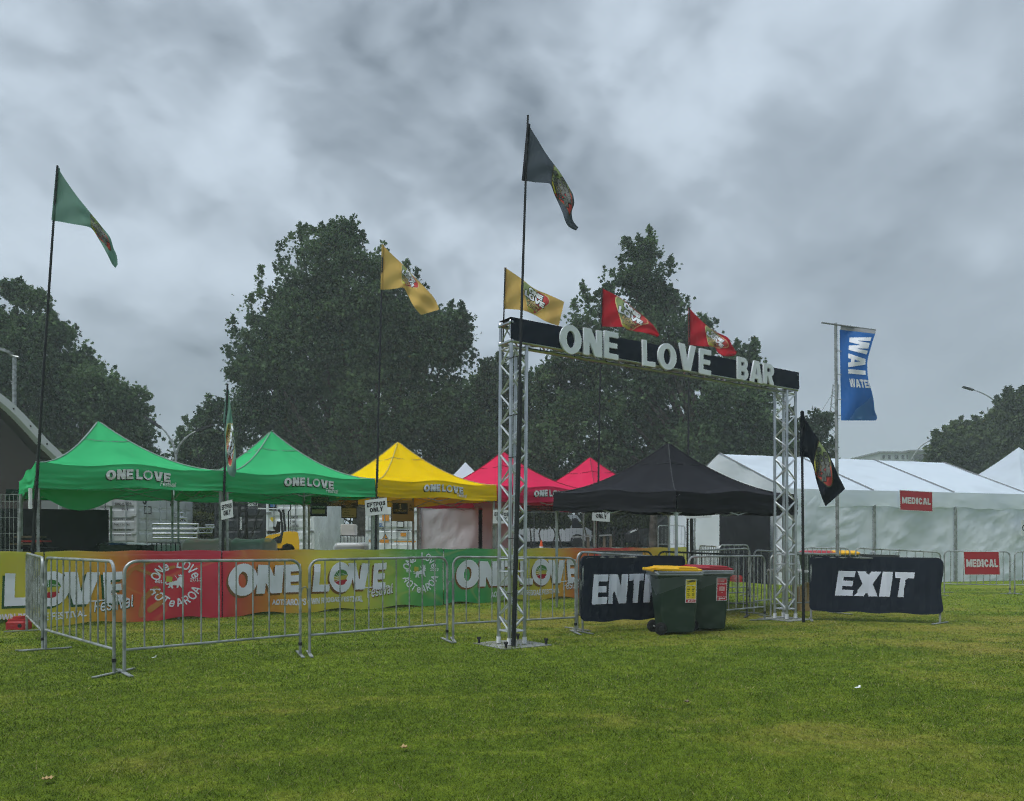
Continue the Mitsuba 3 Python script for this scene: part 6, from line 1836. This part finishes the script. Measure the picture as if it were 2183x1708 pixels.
tree('tall dark plane tree behind the arch and the black gazebo', [(1374, 592, 48), (1342, 600, 28), (1390, 535, 24), (1346, 535, 20), (1408, 640, 42), (1348, 700, 70), (1268, 662, 20), (1250, 702, 32), (1228, 770, 52), (1420, 722, 76), (1482, 762, 66), (1560, 795, 54), (1600, 775, 26), (1612, 832, 36), (1200, 835, 74), (1320, 800, 106), (1450, 855, 106), (1560, 882, 84), (1250, 925, 96), (1380, 945, 106), (1500, 955, 96), (1602, 945, 56), (1180, 945, 60), (1650, 935, 46), (1502, 708, 16), (1592, 748, 14), (1290, 625, 12), (1240, 1010, 70), (1350, 1040, 70), (1480, 1030, 60), (1165, 800, 26)],
     45, 1560, 1450, 0.205, D0, D1, seed=5, sparse=0.405, spikes=[(1390, 540, 1385, 490), (1370, 540, 1362, 502), (1346, 545, 1336, 512), (1428, 590, 1430, 552), (1290, 620, 1286, 570), (1255, 660, 1243, 610), (1225, 690, 1226, 645), (1190, 770, 1184, 740), (1500, 725, 1508, 688), (1560, 760, 1572, 728), (1600, 765, 1612, 738), (1470, 700, 1474, 676), (1630, 815, 1640, 790)])
tree('thin tree right of the right truss tower, in front of the crane', [(1742, 922, 24), (1705, 932, 42), (1722, 975, 40), (1756, 902, 12), (1762, 985, 18), (1690, 985, 40)], 48, 1715, 1500, 0.26, D0, V(0.08, 0.10, 0.045), shape=1, seed=6, sparse=0.40, spikes=[(1735, 910, 1738, 880), (1750, 905, 1760, 885), (1765, 960, 1776, 944)])
tree('rounded olive green tree at the right edge behind the marquee', [(2140, 940, 68), (2185, 900, 60), (2085, 962, 50), (2030, 955, 38), (2002, 965, 24), (2195, 855, 34), (2155, 880, 28), (2110, 995, 56), (2185, 980, 66), (2040, 1000, 46), (2240, 900, 80), (2060, 925, 24), (1995, 1000, 30)], 58, 2150, 1900, 0.30, V(0.040, 0.066, 0.030), V(0.130, 0.175, 0.075), seed=7, sparse=0.26, spikes=[(2150, 870, 2147, 832), (2165, 860, 2178, 836), (2180, 850, 2190, 826), (2020, 930, 2018, 912), (2060, 915, 2064, 902)])


def hedge(label, x0, x1, Yd, zl, zh, n, seed, c0=V(0.020, 0.034, 0.014), c1=V(0.10, 0.13, 0.040), size=0.16, dp=1.6, name='hedge', cat='hedge'):
    rng = np.random.default_rng(seed)
    t = thing(name, label, cat)
    xa, xb = XY(x0, Yd)[0], XY(x1, Yd)[0]
    u = rng.uniform(0, 1, n)
    x = xa + (xb - xa) * u
    top = zh + 0.55 * (meshkit.fbm(np.stack([x * 0.9, x * 0, x * 0], 1) + seed, 3) - 0.5) * 1.2
    side = rng.random(n)
    z = np.where(side < 0.4, top - np.abs(rng.normal(0, 0.14, n)), zl + (top - zl) * rng.random(n) ** 0.8)
    y = Yd + np.where(side < 0.4, rng.uniform(0, dp, n), np.abs(rng.normal(0, 0.16, n)))
    edge = np.minimum(u, 1 - u) * (xb - xa)
    z = zl + (z - zl) * np.clip(edge / 0.5 + 0.35, 0, 1)
    pos = np.stack([x, y, z], 1)
    tone = np.clip(0.25 + 0.75 * (z - zl) / (zh - zl) * rng.uniform(0.3, 1, n), 0, 1)[:, None]
    tone = np.clip(rng.uniform(0, 1, n), 0, 1)[:, None]
    v, f, c = leaves(pos, np.stack([rng.normal(0, 0.5, n), -0.6 + 0 * x, 0.5 + 0 * x], 1), size, c0 + (c1 - c0) * tone, 1, rng)
    put('foliage', trimesh.Trimesh(v, f, process=False), 'm_leaf', color=c, parent=t)
    k = int((xb - xa) / 0.55)
    for i in range(k):
        xx = xa + (xb - xa) * (i + 0.5) / k + rng.uniform(-0.15, 0.15)
        g0 = float(ground_z(xx, Yd + 0.6))
        put('stem', MB().tube([V(xx, Yd + 0.6, g0 - 0.05), V(xx + rng.uniform(-0.2, 0.2), Yd + 0.5, (g0 + zl) / 2 + 0.2), V(xx + rng.uniform(-0.3, 0.3), Yd + 0.5, zl + 0.3)], [0.05, 0.04, 0.02], 5), 'm_bark', parent=t)
    return t


hedge('long dark hedge added as a backdrop of shade beyond the vehicles', -250, 2450, 57, 0.7, 3.9, 26000, 15, V(0.016, 0.026, 0.012), V(0.045, 0.062, 0.024), 0.34, 1.2, 'far_hedge')  # added row: dark backdrop for the shade under the trees, hides the horizon
hedge('dark shrubs added as a shade backdrop behind the parked van and car', 1030, 1440, 52, 0.9, 3.2, 12000, 16, V(0.014, 0.022, 0.012), V(0.036, 0.05, 0.022), 0.34, 1.5, 'shrub_bank', 'shrubs')  # added shrubs: dark leaves stand in for shade behind the vehicles
hedge('clipped hedge with bare stems under the red gazebo', 1070, 1214, 39, 2.15, 2.85, 9000, 11)
hedge('clipped hedge with bare stems under the black gazebo, right of the white van', 1246, 1396, 39, 2.2, 2.80, 8500, 12)
hedge('loose yellowish green bush between the containers', 375, 460, 36, 0.9, 2.6, 4200, 13, V(0.035, 0.05, 0.014), V(0.13, 0.15, 0.045), 0.22, 1.4, 'bush', 'bush')
hedge('straight hedge behind the yellowish bush', 370, 462, 41, 0.9, 3.65, 5200, 14)
t = thing('bare_tree', 'bare brown tree trunk beside the dark car under the black gazebo', 'tree')
put('trunk', MB().tube([XY(1394, 38.0, 1.0), XY(1393, 38.0, 2.2), XY(1396, 38.0, 4.6)], [0.24, 0.19, 0.16], 12), 'm_bark', smooth=40, parent=t)

# ---------------------------------------------------------------- vehicles and far things seen under the gazebos
def car(label, prof, glass, wheels, Yd, width, m, kind, z0=1.12, extra=None):
    t = thing(kind, label, 'van' if kind == 'parked_van' else 'car')
    def S(pts, d0, d1, mm, key):
        g = sg.Polygon(pts)
        tri, f = trimesh.creation.triangulate_polygon(g, engine='earcut')
        ring = np.array(g.exterior.coords)
        Q = lambda xy, d: np.stack([xy[:, 0], np.full(len(xy), Yd + d), z0 + xy[:, 1]], 1)
        mb = MB().add(Q(np.asarray(tri), d0), f).add(Q(np.asarray(tri), d1), f).grid(np.stack([Q(ring, d0), Q(ring, d1)], 1))
        return put(key, mb, mm, parent=t)
    S(prof, 0, width, m, 'body')
    for g in glass:
        S(g, -0.012, width + 0.012, 'm_glass', 'window')
    for x, r in wheels:
        for d in (-0.02, width - 0.18):
            w = put('wheel', MB().lathe([(0, 0), (r * 0.6, -0.02), (r * 0.95, 0.0), (r, 0.05), (r, 0.16), (r * 0.9, 0.2), (0, 0.2)], V(x, Yd + d, z0 + r), 18, V(0, 1, 0)), 'm_tyre', smooth=30, parent=t)
            put('rim', MB().lathe([(r * 0.58, -0.024), (r * 0.5, -0.03), (0, -0.03)], V(x, Yd + d, z0 + r), 14, V(0, 1, 0)), 'm_galv', smooth=30, parent=w)
    for mm, key, g in extra or ():
        S(g, -0.02, 0.06, mm, key)
    return t


def rounded(pts, r=0.08):
    return list(sg.Polygon(pts).buffer(-r).buffer(r, quad_segs=4).exterior.coords)[:-1]


x0 = 1.70
car('white van glimpsed through the gap in the hedges', rounded([(-2.2, 0.35), (3.0, 0.35), (3.05, 0.95), (2.75, 1.15), (2.15, 1.92), (-2.1, 1.95)]), [rounded([(0.9, 1.14), (1.75, 1.14), (1.75, 1.72), (0.9, 1.72)], 0.04), rounded([(1.85, 1.14), (2.58, 1.14), (2.16, 1.72), (1.85, 1.72)], 0.04)], [], 46, 1.75, 'm_white_paint', 'parked_van')
last = [k for k in labels if k.startswith('parked_van')][-1]
for key in [k for k in scene if k.startswith(last + '__')]:
    scene[key]['to_world'] = T().translate([x0, 0, 0])
for x in (-1.3, 2.19):
    put('wheel', MB().lathe([(0, 0), (0.22, -0.02), (0.30, 0.0), (0.33, 0.05), (0.33, 0.18), (0, 0.2)], V(x0 + x, 45.98, 1.12 + 0.33), 18, V(0, 1, 0)), 'm_tyre', smooth=30, parent=last)
    put('wheel_arch', MB().lathe([(0.33, 0.0), (0.42, -0.01), (0.42, 0.03), (0.33, 0.03)], V(x0 + x, 45.97, 1.12 + 0.36), 20, V(0, 1, 0)), 'm_dark', smooth=30, parent=last)
x1 = XY(1342, 42)[0] + 0.8
car('black car with a pale headlight parked under the trees', rounded([(-0.75, 0.30), (3.6, 0.30), (3.6, 1.0), (2.9, 1.65), (1.2, 1.68), (0.55, 1.12), (-0.55, 1.0), (-0.8, 0.75)]), [rounded([(0.8, 1.14), (1.9, 1.14), (1.9, 1.58), (1.25, 1.58)], 0.04)], [], 42, 1.8, 'm_dark', 'parked_car')
last = [k for k in labels if k.startswith('parked_car')][-1]
for key in [k for k in scene if k.startswith(last + '__')]:
    scene[key]['to_world'] = T().translate([x1, 0, 0])
put('headlight', MB().obox(V(x1 - 0.74, 41.97, 1.12 + 0.80), V(0.38, 0, 0.16), V(0, 0.1, 0), UP * 0.09), 'm_white_paint', parent=last)
for x in (0.15, 2.7):
    w = put('wheel', MB().lathe([(0, 0), (0.2, -0.02), (0.34, 0.0), (0.36, 0.05), (0.36, 0.18), (0, 0.2)], V(x1 + x, 41.97, 1.12 + 0.36), 18, V(0, 1, 0)), 'm_tyre', smooth=30, parent=last)
    put('rim', MB().lathe([(0.21, -0.025), (0.18, -0.035), (0, -0.035)], V(x1 + x, 41.97, 1.12 + 0.36), 14, V(0, 1, 0)), 'm_galv_dark', smooth=30, parent=w)
for k, (xa, xb) in enumerate(((1060, 1138), (1140, 1296), (1300, 1432))):
    t = thing('mesh_panel', ['temporary mesh fence panel under the red gazebo', 'temporary mesh fence panel before the white van', 'temporary mesh fence panel before the black car'][k], 'fence', 'temporary fence panels before the hedges')
    a, b = XY(xa, 35.5, 1.12), XY(xb, 35.5, 1.12)
    h = UP * 1.68
    put('frame', MB().tube([a, a + h, b + h, b], 0.022, 6), 'm_galv_dark', smooth=40, parent=t)
    wires = MB()
    for q in np.arange(0.12, 1, 0.05 if k == 1 else 0.06):
        p = a + (b - a) * q
        wires.obox(p + UP * 0.05, V(0.006, 0, 0), V(0, 0.006, 0), UP * 1.6)
    tag(put('wire_mesh', wires, 'm_galv_dark', parent=t), kind='stuff')
t = thing('hand_rail', 'low pale wooden rail on posts under the black gazebo', 'railing')
for x in (1254, 1268, 1288, 1302):
    put('post', MB().box(XY(x, 33.5, 1.12 + 0.3), (0.11, 0.11, 0.66)), 'm_wood', parent=t)
put('rail', MB().obox(P(1220, 1147, 33.4), P(1304, 1142, 33.4) - P(1220, 1147, 33.4), V(0, 0.12, 0), UP * 0.06), 'm_concrete', parent=t)
t = thing('concrete_kerb', 'pale concrete edge along the top of the grass bank', 'kerb')
put('edge', MB().obox(XY(1282, 31.0, 1.06), V(3.2, 0.1, 0), V(0, 0.5, 0), UP * 0.14), 'm_concrete', parent=t)
t = thing('traffic_cone', 'small orange traffic cone on the grass bank under the red gazebo', 'cone')
o = XY(1154, 29.5, 1.10)
put('body', MB().lathe([(0.0, 0.0), (0.14, 0.0), (0.13, 0.03), (0.095, 0.03), (0.03, 0.40), (0.0, 0.40)], o, 12), 'm_cone', smooth=30, parent=t)
put('band', MB().lathe([(0.083, 0.11), (0.060, 0.22)], o, 12), 'm_board_white', smooth=30, parent=t)

# street lamps
def lamp(label, arms, base, Yd, m='m_galv', head='m_dark'):
    t = thing('street_lamp', label, 'street lamp')
    j = P(*base, Yd)
    put('post', MB().tube([j * V(1, 1, 0), j], [0.10, 0.06], 8), m, smooth=40, parent=t)
    for pts in arms:
        q = spline([P(x, y, Yd) for x, y in pts], np.linspace(0, 1, 14))
        put('arm', MB().tube(q, np.linspace(0.06, 0.035, 14), 6), m, smooth=40, parent=t)
        d = unit(q[-1] - q[-3])
        put('head', MB().box(q[-1] + d * 0.35, (0.95, 0.30, 0.12), d), head, parent=t)
        put('sensor', MB().lathe([(0.05, 0), (0.05, 0.10), (0, 0.11)], q[-1] + d * 0.2 + UP * 0.06, 8), head, smooth=30, parent=t)
    return t


lamp('street lamp with two curved arms between the left trees', [[(374, 970), (371, 955), (362, 935), (350, 918), (338, 909)], [(376, 970), (380, 955), (392, 938), (408, 925), (424, 918)]], (375, 970), 40)
lamp('street lamp with a curved arm above the tree at the right edge', [[(2140, 875), (2118, 853), (2095, 839), (2072, 831)]], (2140, 876), 68)
lamp('street lamp with a curved arm in front of the distant building', [[(1942, 985), (1952, 965), (1968, 948), (1988, 937)]], (1942, 986), 62)
t = thing('light_pole', 'grey light pole with a flat head above the stage at the left', 'street lamp')
put('post', MB().tube([XY(29, 33), P(31, 762, 33)], [0.10, 0.08], 8), 'm_galv', smooth=40, parent=t)
put('bracket', MB().tube([P(40, 762, 33), P(24, 758, 33), P(8, 745, 33)], 0.05, 6), 'm_galv', smooth=40, parent=t)
put('head', MB().box(P(10, 748, 33), (0.55, 0.4, 0.10), V(1, 0.2, -0.35)), 'm_galv', parent=t)

# distant building
mat('m_far_wall', (0.42, 0.45, 0.47), 0.7)
t = thing('far_building', 'distant low white office block with dark windows behind the marquee', 'building')
YB = 150.0
m_ = YB / F
o, w, h = P(1876, 1000, YB), 62 * m_, 0
top = P(0, 966, YB)[2]
wl = put('wall', MB().obox(XY(1876, YB), V(62 * m_, 0, 0), V(0, 12, 0), UP * top), 'm_far_wall', parent=t)
put('roof', MB().obox(XY(1874, YB - 0.3, top), V(66 * m_, 0, 0), V(0, 12.6, 0), UP * 0.3), 'm_grey', parent=t)
for x, wd in ((1881, 6), (1893, 6), (1907, 9), (1922, 6), (1933, 3)):
    f = put('window', MB().obox(P(x, 979, YB - 0.05), V(wd * m_, 0, 0), V(0, 0.1, 0), UP * 9 * m_), 'm_far_wall', parent=t)
    put('pane', MB().obox(P(x + 0.5, 978.4, YB - 0.12), V((wd - 1) * m_, 0, 0), V(0, 0.06, 0), UP * 7.8 * m_), 'm_glass', parent=f)
put('upper_wing', MB().obox(XY(1938, YB + 1.0), V(48 * m_, 0, 0), V(0, 12, 0), UP * P(0, 962, YB)[2]), 'm_far_wall', parent=t)
put('canopy_roof', MB().obox(XY(1938, YB - 1.2, P(0, 964, YB)[2]), V(50 * m_, 0, 0), V(0, 3, 0), UP * 0.3), 'm_grey', parent=t)
for x in np.arange(1950, 1984, 4.2):
    put('window', MB().obox(P(x, 984, YB + 0.9), V(3.6 * m_, 0, 0), V(0, 0.08, 0), UP * 16 * m_), 'm_glass', parent=t)
# crane
t = thing('crane', 'far slender lattice crane with a cable behind the blue banner', 'crane')
YC = 130.0
a, b, c = P(1766, 1000, YC), P(1782, 820, YC), P(1741, 893, YC)
for d in (-0.45, 0.45):
    put('chord', MB().tube([a + V(d, 0, 0) * 1.6, b + V(d, 0, 0)], 0.10, 5), 'm_grey', parent=t)
for k in range(16):
    p, q = a + (b - a) * k / 16, a + (b - a) * (k + 1) / 16
    s = 0.5 if k % 2 else -0.5
    put('brace', MB().tube([p + V(s, 0, 0), q - V(s, 0, 0)], 0.05, 4), 'm_grey', parent=t)
put('cable', MB().tube([b + V(0.4, 0, 0), c, P(1738, 905, YC)], 0.05, 4), 'm_grey', parent=t)
put('weight', MB().lathe([(0, -0.3), (0.3, 0), (0, 0.3)], c, 8), 'm_dark', parent=t)
put('base', MB().box(P(1766, 1010, YC) * V(1, 1, 0) + UP * 6, (3, 3, 12)), 'm_grey', parent=t)
put('bucket', MB().box(P(1772, 952, YC), (1.7, 1.2, 1.3)), 'm_grey', parent=t)

# ---------------------------------------------------------------- damp air and lens veil
scene['haze_medium'] = {'type': 'homogeneous', 'albedo': {'type': 'rgb', 'value': [0.86, 0.94, 0.99]}, 'sigma_t': 0.0019}
scene['haze'] = {'type': 'cube', 'to_world': T().translate([0, 150, 19]).scale([320, 260, 20.5]), 'bsdf': {'type': 'null'}, 'interior': {'type': 'ref', 'id': 'haze_medium'}}  # added scattering volume; lifts the tree tones like lens glow does
scene['camera']['medium'] = {'type': 'ref', 'id': 'haze_medium'}
tag('haze', 'thin haze for damp air and lens veil softening the far trees', kind='stuff')
